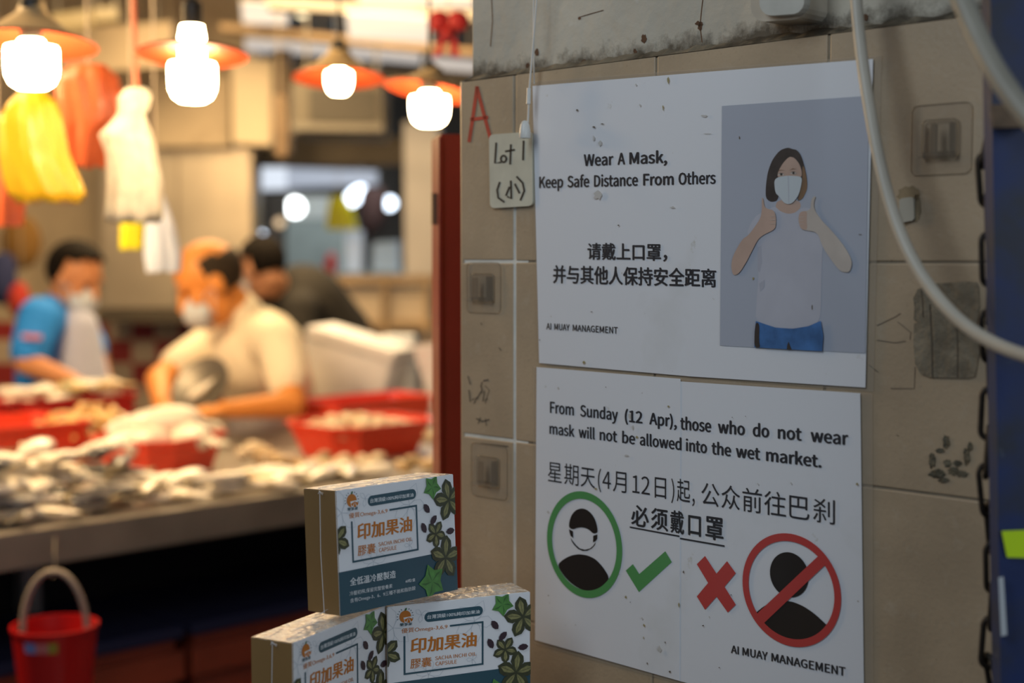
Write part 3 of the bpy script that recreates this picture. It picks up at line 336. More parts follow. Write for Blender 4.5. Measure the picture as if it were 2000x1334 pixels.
# plaster above
mb = MB(); uP = UV(921, 80, -.014)[0]
wbox(mb, uP, uR, vT, 1.7, -.014, -D+.01, .003)
pl = mb.build('wall_upper', M_PLAS, origin=WP(0, vT, 0)); tag(pl, kind='structure')
rs_ = random.Random(9); mb = MB()
for (x, y, a, b) in ((1258, 76, 6, 9), (1367, 52, 5, 9), (1366, 46, 8, 5), (1049, 103, 5, 7), (1132, 36, 3, 3), (1690, 34, 6, 6), (1240, 100, 4, 5), (1140, 120, 4, 4), (1030, 128, 4, 6)):
    n = 16; mb.add([W(x+a*(.6+.7*rs_.random())*math.cos(t), y+b*(.6+.7*rs_.random())*math.sin(t), -.0135) for t in [2*math.pi*i/n for i in range(n)]], [tuple(range(n))])
for st in ([(1373, -5), (1370, 20), (1367, 50), (1371, 82)], [(1130, 34), (1150, 28), (1178, 20)], [(960, -5), (962, 40), (958, 90)]):
    wall_stroke(mb, st, 1.6, -.0135)
mb.build('rust_spots', mat('rust_brown', (.12, .06, .03), .9, var=.4, vscale=80), parent=pl, fix=False)
# mortar fillet over the tile edge
mb = MB()
rr = random.Random(3); nseg = 90; prev = None
rows = []
for i in range(nseg+1):
    u = lerp(uL+.001, uR, i/nseg); j = rr.uniform(-.003, .003)
    rows.append([WP(u, vT-.001, .0005), WP(max(u, uP) if i < 4 else u, vT+.006+j*.7, -.0138), WP(u, vT-.001, -.02)])
for i in range(nseg):
    a, b = rows[i], rows[i+1]; mb.add(a+b, [(0, 1, 4, 3), (1, 2, 5, 4), (2, 0, 3, 5)])
o = mb.build('trim_1', mat('dark_mortar', (.20, .165, .11), .9, var=.3, vscale=30, spots=[((.05, .038, .022), 14, .46, .12, .95)], bump=.5, bscale=60), parent=None, origin=WP(0, vT, 0), smooth=True); tag(o, kind='structure')  # dark fillet colour with darker spots

# paint, scratches and residue on the tiles: parts of the wall
c1 = crop(830, 0, 2.965)
mb = MB()
for st in ([(301, 508), (280, 660), (256, 815)], [(301, 508), (335, 640), (377, 795)], [(270, 692), (357, 680)]):
    wall_stroke(mb, c1(st), 6.8, .0006)
o = mb.build('painted_letter', mat('red_paint', rgb(178, 62, 48), .5, var=.2, vscale=60), parent=wall, fix=False); tag(o, 'red hand-painted letter A on the tile')
mb = MB(); c4 = crop(830, 430, 2.965)
rr = random.Random(5)
for st in ([(250, 905), (262, 950)], [(255, 985), (262, 1050)], [(275, 1040), (300, 1025), (285, 1060)], [(300, 1035), (330, 985), (325, 960)], [(325, 1000), (345, 990), (335, 1050), (360, 1035)], [(340, 930), (365, 925)], [(350, 960), (372, 985), (350, 1060)], [(330, 940), (325, 960)], [(300, 1150), (330, 1165)], [(320, 1145), (310, 1175)], [(335, 1165), (370, 1155)], [(350, 1150), (355, 1190)], [(325, 1292), (400, 1300), (480, 1310)], [(430, 740), (440, 755)], [(325, 598), (328, 603)]):
    wall_stroke(mb, c4(st), rr.uniform(1.2, 2.6), .0006)
c6 = crop(1600, 430, 2.965)
for st in ([(335, 610), (440, 560), (470, 540)], [(335, 695), (440, 710), (500, 700)], [(455, 590), (530, 650), (525, 690)], [(290, 840), (340, 880)], [(415, 975), (550, 975), (555, 850)], [(450, 1245), (458, 1250)]):
    wall_stroke(mb, c6(st), 1.3, .0006)
c3 = crop(1600, 0, 2.965)
mb.build('scratches', mat('dark_scrape', (.10, .085, .065), .8, var=.3), parent=wall, fix=False)
mb = MB()
pts = c6([(555, 500), (548, 450), (575, 400), (660, 368), (760, 362), (850, 355), (915, 360), (925, 385), (930, 500), (905, 640), (930, 760), (905, 905), (860, 915), (640, 910), (590, 890), (558, 830), (548, 700), (553, 600), (575, 590), (550, 575)])
mb.prism([W(x, y, .0004) for x, y in pts], WN*.0012)
o = mb.build('mortar_patch', mat('exposed_mortar', (.215, .18, .125), .95, var=.3, vscale=40, spots=[((.12, .10, .07), 60, .56, .12, .6)], bump=.35, bscale=110), parent=wall); tag(o, 'dark patch of exposed mortar with rounded corners')
mb = MB()
for st, wd in (([(640, 490), (655, 908)], 1.4), ([(795, 560), (800, 908)], 1.2), ([(590, 410), (600, 560)], 1.0)):
    wall_stroke(mb, c6([st[0], ((st[0][0]+st[1][0])/2+4, (st[0][1]+st[1][1])/2), st[1]]), wd*2, .0022)
mb.build('trowel_grooves', mat('groove_dark', (.09, .075, .055), .95), parent=wall, fix=False)
mb = MB(); c7 = crop(1600, 880, 2.94)
rr = random.Random(11)
c6b = crop(1600, 430, 2.965)
for (x, y, a, b) in ((1830, 925, 16, 9), (1843, 938, 10, 6), (1862, 920, 12, 8), (1878, 925, 13, 7), (1820, 900, 7, 14), (1850, 905, 8, 8), (1888, 890, 7, 18), (1870, 905, 9, 6), (1848, 862, 7, 14), (1836, 880, 9, 5), (1895, 872, 5, 9)):
    n = 18; mb.add([W(x+a*(.75+.45*rr.random())*math.cos(t), y+b*(.75+.45*rr.random())*math.sin(t), .0007) for t in [2*math.pi*i/n for i in range(n)]], [tuple(range(n))])
o = mb.build('glue_residue', mat('old_glue', (.11, .098, .065), .8, var=.4, vscale=60, bump=.8, bscale=120), parent=wall, fix=False)
mb = MB()
for (x, y, a, b) in ((1775, 380, 22, 16), (1768, 430, 14, 10), (1790, 405, 8, 26)):
    n = 20; mb.add([W(x+a*(.8+.4*rr.random())*math.cos(t), y+b*(.8+.4*rr.random())*math.sin(t), .0004) for t in [2*math.pi*i/n for i in range(n)]], [tuple(range(n))])
mb.build('tape_stain', mat('brown_stain', (.25, .19, .11), .8, var=.3, vscale=50), parent=wall, fix=False)

# ================================================================== POSTERS
M_PAPER = mat('laminated_white_paper', (.74, .77, .81), .42, coat=.45, bump=.05, bscale=9, spots=[((.55, .56, .53), 9, .60, .2, .35), ((.26, .23, .15), 120, .735, .03, .8), ((.42, .40, .30), 45, .70, .06, .5)])
M_INK = mat('black_print', (.028, .03, .036), .4, coat=.3)
M_FILM = mat('clear_laminate_edge', (.60, .52, .40), .15, alpha=.16, coat=.6)
def sheet(poster, quad, off, name='paper_sheet'):
    m_ = MB(); a = [W(x, y, off) for x, y in quad]; m_.prism(a, -WN*.0004)
    return m_.build(name, M_PAPER, parent=poster)
def film(poster, quad, off):
    m_ = MB(); a = [W(x, y, off) for x, y in quad]; m_.prism(a, -WN*.0002)
    return m_.build('laminate_film', M_FILM, parent=poster)
PO = .0022; TX = PO+.0004
# upper poster
t = thing('poster', W(1372, 440, 0), 'upper laminated notice, Wear A Mask, with photo of a woman giving thumbs up', 'poster', 'laminated mask notices')
film(t, [(1036, 160), (1722, 108), (1706, 765), (1050, 712)], .0012)
sheet(t, [(1040, 168), (1348, 143), (1346, 735), (1053, 709)], PO)
sheet(t, [(1347, 143), (1705, 115), (1690, 757), (1345, 735)], PO+.0003)
mb = MB()
wall_line(mb, [('Wear', 1140, 1198), ('A', 1206, 1221), ('Mask,', 1229, 1303)], (1140, 324), (1303, 317.5), 22, 22.5, TX+.0003, .036)
wall_line(mb, [('Keep', 1053, 1100), ('Safe', 1108, 1151), ('Distance', 1160, 1246), ('From', 1256, 1316), ('Others', 1325, 1398)], (1053, 367), (1398, 358.5), 21.5, 22.5, TX+.0003, .036)
o = mb.build('english_heading', M_INK, parent=t, fix=False); mb = MB()
wall_text(mb, '请戴上口罩，', [(1147, 474), (1303, 475.5), (1303, 511), (1147, 508)], TX+.0003, .028)
wall_text(mb, '并与其他人保持安全距离', [(1080, 517), (1399, 524.5), (1399, 562), (1080, 553.5)], TX+.0003, .028)
mb.build('chinese_heading', M_INK, parent=t, fix=False); mb = MB()
wall_line(mb, [('AI', 1067, 1076.5), ('MUAY', 1082.5, 1112.5), ('MANAGEMENT', 1118.5, 1206.5)], (1067, 643), (1206, 651.5), 12, 12.6, TX+.0003, .02)
mb.build('signature_line', M_INK, parent=t, fix=False)
# printed photograph
cA = crop(1390, 250, 5.56); cB = crop(1390, 460, 5.56)
PH = TX+.0005
pm = [mat('print_backdrop', (.40, .44, .52), .45, coat=.4, var=.03, vscale=4), mat('print_hair', (.045, .036, .032), .45, coat=.3, var=.3, vscale=60), mat('print_hair_brown', (.23, .14, .075), .45, coat=.3), mat('print_skin', (.50, .36, .29), .45, coat=.3, var=.08, vscale=40),
      mat('print_mask', (.54, .61, .65), .45, coat=.3), mat('print_shirt', (.47, .49, .56), .45, coat=.3, var=.05, vscale=25), mat('print_jeans', (.055, .17, .42), .45, coat=.3, var=.35, vscale=50), mat('print_pale_skin', (.52, .47, .42), .45, coat=.3, var=.06, vscale=40), mat('print_grey', (.40, .42, .49), .45, coat=.3)]
mb = MB(); lay = [PH]
def chaikin(p, k=2):
    for _ in range(k):
        q = []
        for i in range(len(p)):
            a, b = p[i], p[(i+1) % len(p)]; q += [(a[0]*.78+b[0]*.22, a[1]*.78+b[1]*.22), (a[0]*.22+b[0]*.78, a[1]*.22+b[1]*.78)]
        p = q
    return p
def pp(mi, pts):
    lay[0] += .00006; mb.cm = mi; wall_poly(mb, chaikin(pts) if mi not in (6,) and len(pts) > 5 else pts, lay[0])
mb.cm = 0; wall_poly(mb, [(1410, 207), (1697, 187), (1690, 690), (1406, 675)], PH)
pp(3, cA([(720, 780), (950, 780), (975, 860), (900, 925), (830, 935), (735, 905), (688, 852)]))
pp(5, [(1514, 403), (1502, 408), (1478, 420), (1466, 436), (1458, 458), (1474, 468), (1480, 476), (1482, 535), (1477, 597), (1476, 628), (1516, 640), (1548, 642.5), (1580, 637), (1603, 627), (1604, 568), (1606, 482), (1614, 470), (1610, 440), (1597, 412), (1575, 405), (1564, 407), (1552, 416), (1539, 418), (1524, 413)])
pp(8, cB([(497, 130), (540, 110), (545, 300), (520, 400), (500, 380)]))
pp(8, cB([(515, 520), (575, 480), (570, 560), (525, 610)]))
pp(1, cA([(830, 210), (740, 240), (660, 340), (610, 470), (588, 620), (585, 760), (640, 805), (715, 790), (730, 700), (950, 700), (925, 795), (985, 775), (1040, 660), (1035, 540), (1010, 420), (970, 290), (920, 235), (880, 230)]))
pp(2, cA([(985, 400), (1012, 440), (1033, 560), (1040, 660), (985, 772), (930, 790), (960, 700), (985, 560)]))
pp(3, cA([(840, 310), (770, 385), (718, 480), (715, 545), (975, 545), (980, 470), (950, 385), (895, 320)]))
for ex, ey in ((752, 505), (884, 490)):
    pp(7, cA(ellipse(ex, ey, 34, 14))); pp(1, cA(ellipse(ex+4, ey, 13, 12)))
    pp(1, cA([(ex-36, ey-2), (ex-12, ey-17), (ex+16, ey-17), (ex+36, ey-4), (ex+14, ey-12), (ex-12, ey-12)]))
    pp(2, cA([(ex-40, ey-30), (ex-6, ey-52), (ex+40, ey-44), (ex-4, ey-45)]))
pp(4, cA([(677, 570), (720, 532), (830, 515), (975, 527), (980, 580), (950, 720), (890, 805), (840, 830), (785, 815), (735, 745), (690, 705)]))
pp(5, cA([(826, 520), (834, 520), (842, 826), (836, 828)]))
lf = cA([(545, 748), (560, 770), (572, 860), (620, 882), (665, 890), (692, 930), (700, 1010), (690, 1100), (560, 1160), (500, 1210)])+cB([(420, 200), (380, 280), (300, 410), (235, 437), (210, 350), (225, 230), (330, 40)])+cA([(400, 1165), (470, 1070), (530, 980), (545, 890)])
pp(3, lf)
rt = cA([(1120, 738), (1130, 745), (1108, 800), (1112, 885), (1190, 1000), (1300, 1110)])+cB([(1445, 120), (1530, 280), (1500, 400), (1420, 395), (1370, 360), (1280, 240), (1200, 115)])+cA([(1150, 1130), (1010, 1110), (962, 1085), (938, 985), (960, 908), (1075, 892), (1078, 800), (1092, 760)])
pp(7, rt)
pp(3, cA([(960, 908), (1040, 900), (1030, 1000), (1040, 1100), (1000, 1108), (962, 1085), (938, 985)]))
for k in range(3): pp(7, cA([(945, 965+38*k), (1000, 962+38*k), (1000, 966+38*k), (946, 970+38*k)]))
for k in range(3): pp(7, cA([(640, 960+40*k), (696, 955+40*k), (696, 959+40*k), (640, 965+40*k)]))
pp(6, cB([(480, 928), (690, 1000), (880, 1012), (1050, 985), (1185, 925), (1210, 1090), (1200, 1257), (462, 1215), (465, 1050)]))
pp(1, cB([(815, 1240), (820, 1190), (835, 1150), (850, 1190), (870, 1240)]))
pp(1, cB([(462, 1215), (465, 1050), (480, 940), (520, 960), (515, 1150), (530, 1218)]))
mb.build('photo_print', pm, parent=t, fix=False)
rs_ = random.Random(12)
M_STN = [mat('speck_dark', (.11, .09, .065), .7), mat('speck_olive', (.30, .26, .12), .7), mat('speck_grey', (.52, .52, .50), .7)]
def specks(poster, lst, name='stain'):
    m_ = MB()
    for (x, y, a, b, k) in lst:
        n = 12; m_.cm = k; m_.add([W(x+a*(.3+.6*rs_.random())*math.cos(q), y+b*(.3+.6*rs_.random())*math.sin(q), TX+.0012) for q in [2*math.pi*i/n for i in range(n)]], [tuple(range(n))])
    o = m_.build(name, M_STN, parent=poster, fix=False); o['kind'] = 'stuff'
specks(t, [(1127, 215, 4, 3, 0), (1160, 248, 5, 3, 0), (1176, 242, 6, 1.6, 0), (1160, 270, 4, 8, 2), (1172, 280, 7, 7, 2), (1305, 157, 3, 9, 1), (1295, 210, 2, 7, 1), (1376, 226, 12, 4, 2), (1208, 440, 3, 2, 0), (1168, 382, 12, 16, 2), (1314, 405, 8, 3, 2), (1383, 261, 16, 1.2, 2), (1155, 609, 3, 1.2, 0), (1444, 269, 1.4, 5, 0), (1586, 600, 1.6, 7, 0), (1587, 654, 5, 2, 0), (1471, 544, 3, 4, 1), (1680, 458, 5, 1.2, 0), (1054, 664, 2, 2, 0), (1140, 708, 5, 4, 1), (1242, 165, 2, 4, 2), (1250, 205, 2, 5, 2), (1498, 417, 2, 2, 0)])
# lower poster
t2 = thing('poster', W(1365, 1060, 0), 'laminated notice with green masked-head ring and red no-mask sign, below the other notice', 'poster', 'laminated mask notices')
film(t2, [(1042, 715.5), (1704, 769), (1706, 1440), (1041, 1257)], .0012)
sheet(t2, [(1048, 717), (1329, 740), (1327, 1330), (1045, 1250)], PO+.0003)
sheet(t2, [(1328, 745), (1680, 768), (1688, 1418), (1326, 1330)], PO)
mb = MB(); F2 = TX+.0003
wall_line(mb, [('From', 1074, 1121), ('Sunday', 1133, 1207), ('(12', 1220, 1255), ('Apr),', 1268, 1322)], (1074, 806), (1322, 834.5), 21.5, 22.5, F2, .036)
wall_line(mb, [('those', 1328.5, 1389), ('who', 1402, 1455), ('do', 1470, 1502.5), ('not', 1519, 1566), ('wear', 1583, 1657)], (1328, 838), (1657, 869), 23, 25, F2, .036)
wall_line(mb, [('mask', 1073, 1122), ('will', 1130, 1162), ('not', 1171, 1205.5), ('be', 1215, 1240.5), ('allowed', 1249.5, 1331), ('into', 1339.5, 1381), ('the', 1389.7, 1428), ('wet', 1437, 1484.7), ('market.', 1496, 1604.7)], (1073, 847), (1602, 912.7), 20.5, 24, F2, .036)
mb.build('english_text', M_INK, parent=t2, fix=False); mb = MB()
def em_line(words, pt0, pt1, pb0, pb1, bold):
    for txt, xa, xb in words:
        q = []
        for x, (a, b) in ((xa, (pt0, pt1)), (xb, (pt0, pt1)), (xb, (pb0, pb1)), (xa, (pb0, pb1))):
            q.append((x, lerp(a[1], b[1], (x-a[0])/(b[0]-a[0]))))
        wall_text(mb, txt, q, F2, bold, 'em')
em_line([('星', 1070, 1097), ('期', 1102, 1130), ('天', 1134, 1162), ('(', 1167.7, 1174), ('4', 1176.7, 1193), ('月', 1197, 1223.5), ('12', 1235, 1269), ('日', 1278.7, 1301), (')', 1311, 1317), ('起', 1322, 1347.6), (',', 1352, 1356.6), ('公', 1369.7, 1404.8), ('众', 1409, 1445), ('前', 1450, 1488), ('往', 1492.6, 1535), ('巴', 1541.5, 1581), ('刹', 1588, 1630.6)], (1070, 899), (1630, 975), (1070, 942), (1630, 1027), 0)
mb.build('chinese_text', M_INK, parent=t2, fix=False); mb = MB()
em_line([('必', 1232.4, 1267.5), ('须', 1271, 1305), ('戴', 1309, 1336), ('口', 1344, 1369), ('罩', 1377.4, 1413)], (1232, 984), (1413, 1010), (1232, 1027), (1413, 1059), .026)
wall_poly(mb, [(1230, 1028), (1327, 1046), (1327, 1049), (1230, 1031)], F2); wall_poly(mb, [(1328, 1050), (1415, 1065), (1415, 1068.2), (1328, 1053)], F2)
mb.build('underlined_text', M_INK, parent=t2, fix=False); mb = MB()
wall_line(mb, [('AI', 1427.6, 1443), ('MUAY', 1450, 1499.5), ('MANAGEMENT', 1506.5, 1651.6)], (1427.6, 1275), (1651, 1320.5), 15, 16.8, F2, .028)
mb.build('signature_line', M_INK, parent=t2, fix=False)
M_GREEN = mat('green_print', rgb(84, 152, 88), .4, coat=.3); M_RED = mat('red_print', rgb(190, 68, 64), .4, coat=.3)
def ring(mb, cx, cy, rx, ry, tx, ty, off, n=72, shear=0):
    """ring traced in wall coordinates, so it is a true ellipse on the wall"""
    u0_, _ = UV(cx-rx, cy, off); u1_, _ = UV(cx+rx, cy, off); uc, vc = UV(cx, cy, off); _, vt = UV(cx, cy-ry, off); _, vb = UV(cx, cy+ry, off)
    ru = (u1_-u0_)/2; rv = (vt-vb)/2; uc = (u0_+u1_)/2
    ti = tx/rx; tj = ty/ry
    a = [WP(uc+ru*math.cos(q), vc+rv*math.sin(q), off) for q in [2*math.pi*i/n for i in range(n)]]
    b = [WP(uc+ru*(1-ti)*math.cos(q), vc+rv*(1-tj)*math.sin(q), off) for q in [2*math.pi*i/n for i in range(n)]]
    mb.add(a+b, [(i, (i+1) % n, n+(i+1) % n, n+i) for i in range(n)])
cC = crop(1030, 930, 5.557); cD = crop(1340, 940, 5.557); cE = crop(1380, 1140, 5.714)
mb = MB(); mb.cm = 0
ring(mb, 1141.7, 1064, 73.5, 103.5, 10.5, 14.5, F2+.0002)
mb.cm = 1
wall_poly(mb, chaikin(cC([(325, 965), (380, 910), (460, 865), (550, 845), (650, 858), (740, 900), (820, 985), (890, 1100), (850, 1160), (800, 1215), (720, 1245), (650, 1250), (560, 1220), (470, 1160), (390, 1075)])), F2)
wall_poly(mb, chaikin(cC([(450, 560), (455, 490), (480, 420), (525, 368), (585, 348), (645, 362), (700, 410), (740, 480), (760, 560), (762, 615), (715, 625), (680, 590), (640, 565), (590, 555), (535, 562), (497, 580)])), F2)
wall_poly(mb, cC([(452, 575), (495, 598), (498, 672), (470, 650), (458, 615)]), F2)
wall_poly(mb, cC([(715, 645), (760, 633), (758, 680), (740, 705), (712, 720)]), F2)
wall_poly(mb, cC([(468, 665), (490, 700), (530, 750), (570, 785), (625, 798), (680, 785), (715, 755), (740, 715), (735, 745), (700, 785), (650, 810), (600, 812), (550, 790), (505, 745), (480, 705)]), F2)
o = mb.build('masked_head_symbol', [M_GREEN, mat('brown_black_print', (.018, .014, .012), .4, coat=.3)], parent=t2, fix=False); tag(o, 'green ring around a black masked head')
mb = MB(); wall_poly(mb, cC([(1145, 955), (1068, 1025), (1210, 1258), (1567, 932), (1497, 815), (1215, 1062)]), F2)
o = mb.build('tick_mark', M_GREEN, parent=t2, fix=False); tag(o, 'green tick')
mb = MB(); wall_poly(mb, [(1377, 1086), (1399.4, 1120.5), (1420, 1096), (1437, 1119.6), (1415, 1146), (1437, 1181), (1421.5, 1196.5), (1399.5, 1165.4), (1377, 1191), (1361, 1165), (1383, 1138.5), (1361, 1102)], F2)
o = mb.build('cross_mark', M_RED, parent=t2, fix=False); tag(o, 'red cross')
mb = MB(); mb.cm = 1
wall_poly(mb, cD(ellipse(1120, 1015, 205, 250, 48, -.32)), F2)
wall_poly(mb, chaikin(cE([(500, 370), (555, 320), (640, 250), (740, 205), (860, 190), (960, 200), (1080, 250), (1200, 330), (1340, 460), (1400, 520), (1300, 560), (1200, 600), (1080, 630), (960, 630), (850, 600), (740, 540), (640, 455)])), F2)
mb.cm = 0
ring(mb, 1546.5, 1153, 96.5, 110, 12.5, 15, F2+.0002)
wall_poly(mb, [(1598, 1086), (1612, 1103), (1492, 1217), (1477, 1200)], F2+.0003)
o = mb.build('prohibition_symbol', [M_RED, MATS['brown_black_print']], parent=t2, fix=False); tag(o, 'red struck-through ring over a black bare head')

specks(t2, [(1305, 794, 3, 3, 1), (1244, 854, 4, 4, 1), (1236, 835, 3, 7, 2), (1229, 812, 3, 9, 2), (1090, 758, 3, 3, 2), (1183, 756, 1.5, 1.5, 0), (1222, 1166, 3, 6, 1), (1231, 1176, 1.4, 1.4, 0), (1258, 1222, 3, 5, 1), (1254, 1208, 2, 3, 2), (1257, 1246, 2, 3, 1), (1288, 1268, 5, 9, 2), (1299, 1255, 1.6, 3, 0), (1308, 1312, 3, 4, 0), (1326, 1182, 2, 7, 1), (1264, 1296, 2, 3, 0), (1071, 1163, 1.6, 1.6, 0), (1124, 1221, 1.2, 1.2, 0), (1373, 1222, 3, 2, 0), (1335, 1117, 2, 5, 0), (1070, 1000, 3, 3, 2), (1164, 955, 4, 3, 1), (1674, 946, 4, 4, 1), (1480, 945, 2, 3, 2), (1545, 944, 2, 3, 2), (1430, 815, 1.4, 1.4, 0), (1456, 813, 1.4, 1.4, 0), (1405, 1304, 2, 2, 0), (1224, 890, 8, 3, 2), (1428, 1162, 2, 2, 0)])
# ================================================================== THINGS ON THE PILLAR
def rquad(q, r, n=5):                    # rounded corners on a pixel quad
    out = []
    for i in range(4):
        p = Vector(q[i]); a = (Vector(q[i-1])-p).normalized(); b = (Vector(q[(i+1) % 4])-p).normalized()
        c = p+(a+b)*r
        for k in range(n+1):
            an = k/n; d = ((-b)*(1-an)+(-a)*an); d = d.normalized() if d.length else d
            out.append(tuple(c+d*r))
    return out
# Lot plaque
t = thing('stall_plaque', W(998, 405, 0), 'small cream plastic plaque handwritten Lot 1 beside the upper notice', 'sign')
mb = MB(); mb.prism([W(x, y, .004) for x, y in rquad([(955, 263), (1039, 257), (1040, 402), (957, 407)], 9)], -WN*.0035)
mb.build('plate', mat('cream_plastic', (.60, .585, .47), .4, var=.1, vscale=30, spots=[((.22, .19, .10), 40, .66, .08, .8)]), parent=t, smooth=False)
mb = MB()
for st in ([(412, 830), (405, 945), (437, 940)], [(497, 840), (493, 948)], [(468, 876), (516, 868)], [(571, 818), (568, 924)], [(432, 1058), (418, 1100), (424, 1145), (456, 1168)], [(497, 1050), (500, 1152), (480, 1140)], [(488, 1085), (470, 1130)], [(522, 1068), (546, 1116)], [(533, 1025), (566, 1060), (575, 1105), (554, 1157)], [(x, y) for x, y in ellipse(455, 920, 16, 19, 12)]+[(471, 920)]):
    wall_stroke(mb, c1(st), 3.8, .0044)
mb.build('handwriting', mat('black_marker', (.02, .02, .02), .5), parent=t, fix=False)
# pull cord
t = thing('pull_cord', W(1026, 268, .02), 'white switch pull cord with bell-shaped knob hanging over the plaque', 'cord')
mb = MB()
mb.tube([W(1050, -60, .022), W(1048, 0, .02), W(1041, 90, .018), W(1034, 170, .017), W(1031, 240, .017)], .0011, 8)
mb.tube([W(1042, -60, .014), W(1042, 80, .013), W(1043, 164, .010)], .0009, 8)
mb.build('cord', mat('white_cord', (.62, .60, .55), .6), parent=t, smooth=True)
mb = MB(); a = W(1033, 172, .017); b = W(1032, 203, .017); mb.tube([a, b], .0023, 12); mb.build('connector', mat('white_plastic', (.66, .66, .62), .35), parent=t, smooth=True)
mb = MB(); c = W(1025, 270, .02)
mb.lathe([(.0058, 0), (.0062, .001), (.0060, .008), (.0050, .014), (.0032, .0178), (.0012, .019)], c, n=20)
mb.build('knob', MATS['white_plastic'], parent=t, smooth=True)
# adhesive hooks
M_CLEAR = mat('clear_plastic', (.46, .38, .28), .12, alpha=.08, coat=.5)
M_CLEAR2 = mat('clear_plastic_hook', (.46, .38, .28), .15, alpha=.10, coat=.8)
M_EDGE = mat('plastic_edge', (.26, .21, .14), .3, alpha=.6)
def hook(px, py, pw, ph, hw, hh, label):
    t = thing('adhesive_hook', W(px, py+ph/2, 0), label, 'hook', 'clear adhesive hooks')
    lo, hi = UV(px-pw/2, py), UV(px+pw/2, py); a = lo[0]; b = hi[0]; vt = UV(px, py-ph/2)[1]; vb = UV(px, py+ph/2)[1]
    def rr_(u0, u1, va, vb_, r, n=5):
        out = []
        for cu, cv, a0 in ((u1-r, va-r, 0), (u0+r, va-r, 90), (u0+r, vb_+r, 180), (u1-r, vb_+r, 270)):
            for k in range(n+1):
                an = math.radians(a0+90*k/n); out.append((cu+r*math.cos(an), cv+r*math.sin(an)))
        return out
    out = rr_(a, b, vt, vb, .006)
    m_ = MB(); m_.prism([WP(u, v, .0014) for u, v in out], -WN*.0012); m_.build('plate', M_CLEAR, parent=t)
    m_ = MB(); m_.tube([WP(u, v, .001) for u, v in out], .00035, 6, closed=True); m_.build('plate_edge', M_EDGE, parent=t)
    a2, b2 = UV(px-hw/2, py)[0], UV(px+hw/2, py)[0]; vt2 = UV(px, py-hh/2)[1]; vb2 = UV(px, py+hh/2)[1]
    m_ = MB(); th = .003; dp = .012
    wbox(m_, a2, b2, vb2, vt2, .0014, .0034, .0012)                      # back block
    wbox(m_, a2, a2+th, vb2, vt2-.003, .0034, dp, .001); wbox(m_, b2-th, b2, vb2, vt2-.003, .0034, dp, .001)
    wbox(m_, a2, b2, vb2, vb2+.005, .0034, dp+.003, .0015)
    wbox(m_, (a2+b2)/2-.003, (a2+b2)/2+.003, vb2+.003, vt2-.004, dp, dp+.003, .001)
    m_.build('hook_body', M_CLEAR2, parent=t)
    m_ = MB(); m_.tube([WP(u, v, .0036) for u, v in rr_(a2-.0005, b2+.0005, vt2+.0005, vb2-.0005, .004)], .0006, 6, closed=True); m_.build('hook_edge', M_EDGE, parent=t)
hook(946, 562, 66, 98, 42, 54, 'clear adhesive hook on the tile under the plaque, above its twin')
hook(957, 920, 70, 104, 40, 56, 'clear adhesive hook low on the pillar left of the lower notice')
hook(1840, 272, 118, 138, 66, 74, 'clear adhesive hook near the blue post, right of the cable')
mb = MB(); mb.prism([W(x, y, .003) for x, y in rquad([(1756, 388), (1784, 384), (1785, 430), (1757, 436)], 7)], -WN*.003)
o = mb.build('adhesive_tab', mat('dull_white_plastic', (.42, .40, .33), .5, var=.1)); tag(o, 'small off-white adhesive tab stuck on brown stain behind the cable', 'tab')
# fitting on the plaster
t = thing('ceiling_fitting', W(1522, 40, 0), 'rounded off-white electrical fitting on the plaster above the upper notice', 'electrical box')
mb = MB()
mb.prism([W(x, y, .02) for x, y in rquad([(1462, -110), (1578, -120), (1575, 36), (1468, 44)], 26)], -WN*.034)
mb.build('housing', mat('aged_white_enamel', (.52, .47, .38), .4, var=.12, vscale=30), parent=t)
mb = MB(); mb.prism([W(x, y, .030) for x, y in rquad([(1480, -110), (1572, -118), (1570, 26), (1484, 32)], 24)], -WN*.010)
mb.build('cover', mat('aged_white_enamel_cover', (.50, .50, .45), .35, var=.1, vscale=30), parent=t)
# cables
M_PVC = mat('grey_white_pvc', (.44, .41, .34), .38, var=.08, vscale=20)
def cable(pts, rs, label, name='electric_cable', m=None):
    m_ = MB(); m_.tube([P(x, y, z) for x, y, z in pts], rs, 16, smooth=3)
    o = m_.build(name, m or M_PVC, smooth=True, angle=80); return tag(o, label, 'cable')
cable([(1662, -140, 1.235), (1668, -60, 1.23), (1672, 0, 1.225), (1681, 100, 1.215), (1699, 220, 1.20), (1720, 330, 1.185), (1748, 432, 1.17), (1786, 518, 1.15), (1836, 590, 1.12), (1892, 643, 1.09), (1952, 677, 1.06), (2015, 699, 1.03), (2090, 720, 1.0)], .0052, 'long white cable looping down across the upper notice and out to the right edge')
cable([(1838, -110, 1.04), (1862, -40, 1.03), (1880, 0, 1.02), (1905, 62, 1.01), (1938, 130, .99), (1985, 200, .97), (2045, 268, .95), (2100, 320, .94)], .0078, 'thick greyish cable in the top right corner before the blue post', m=mat('dusty_grey_pvc', (.27, .255, .205), .45, var=.12, vscale=20))

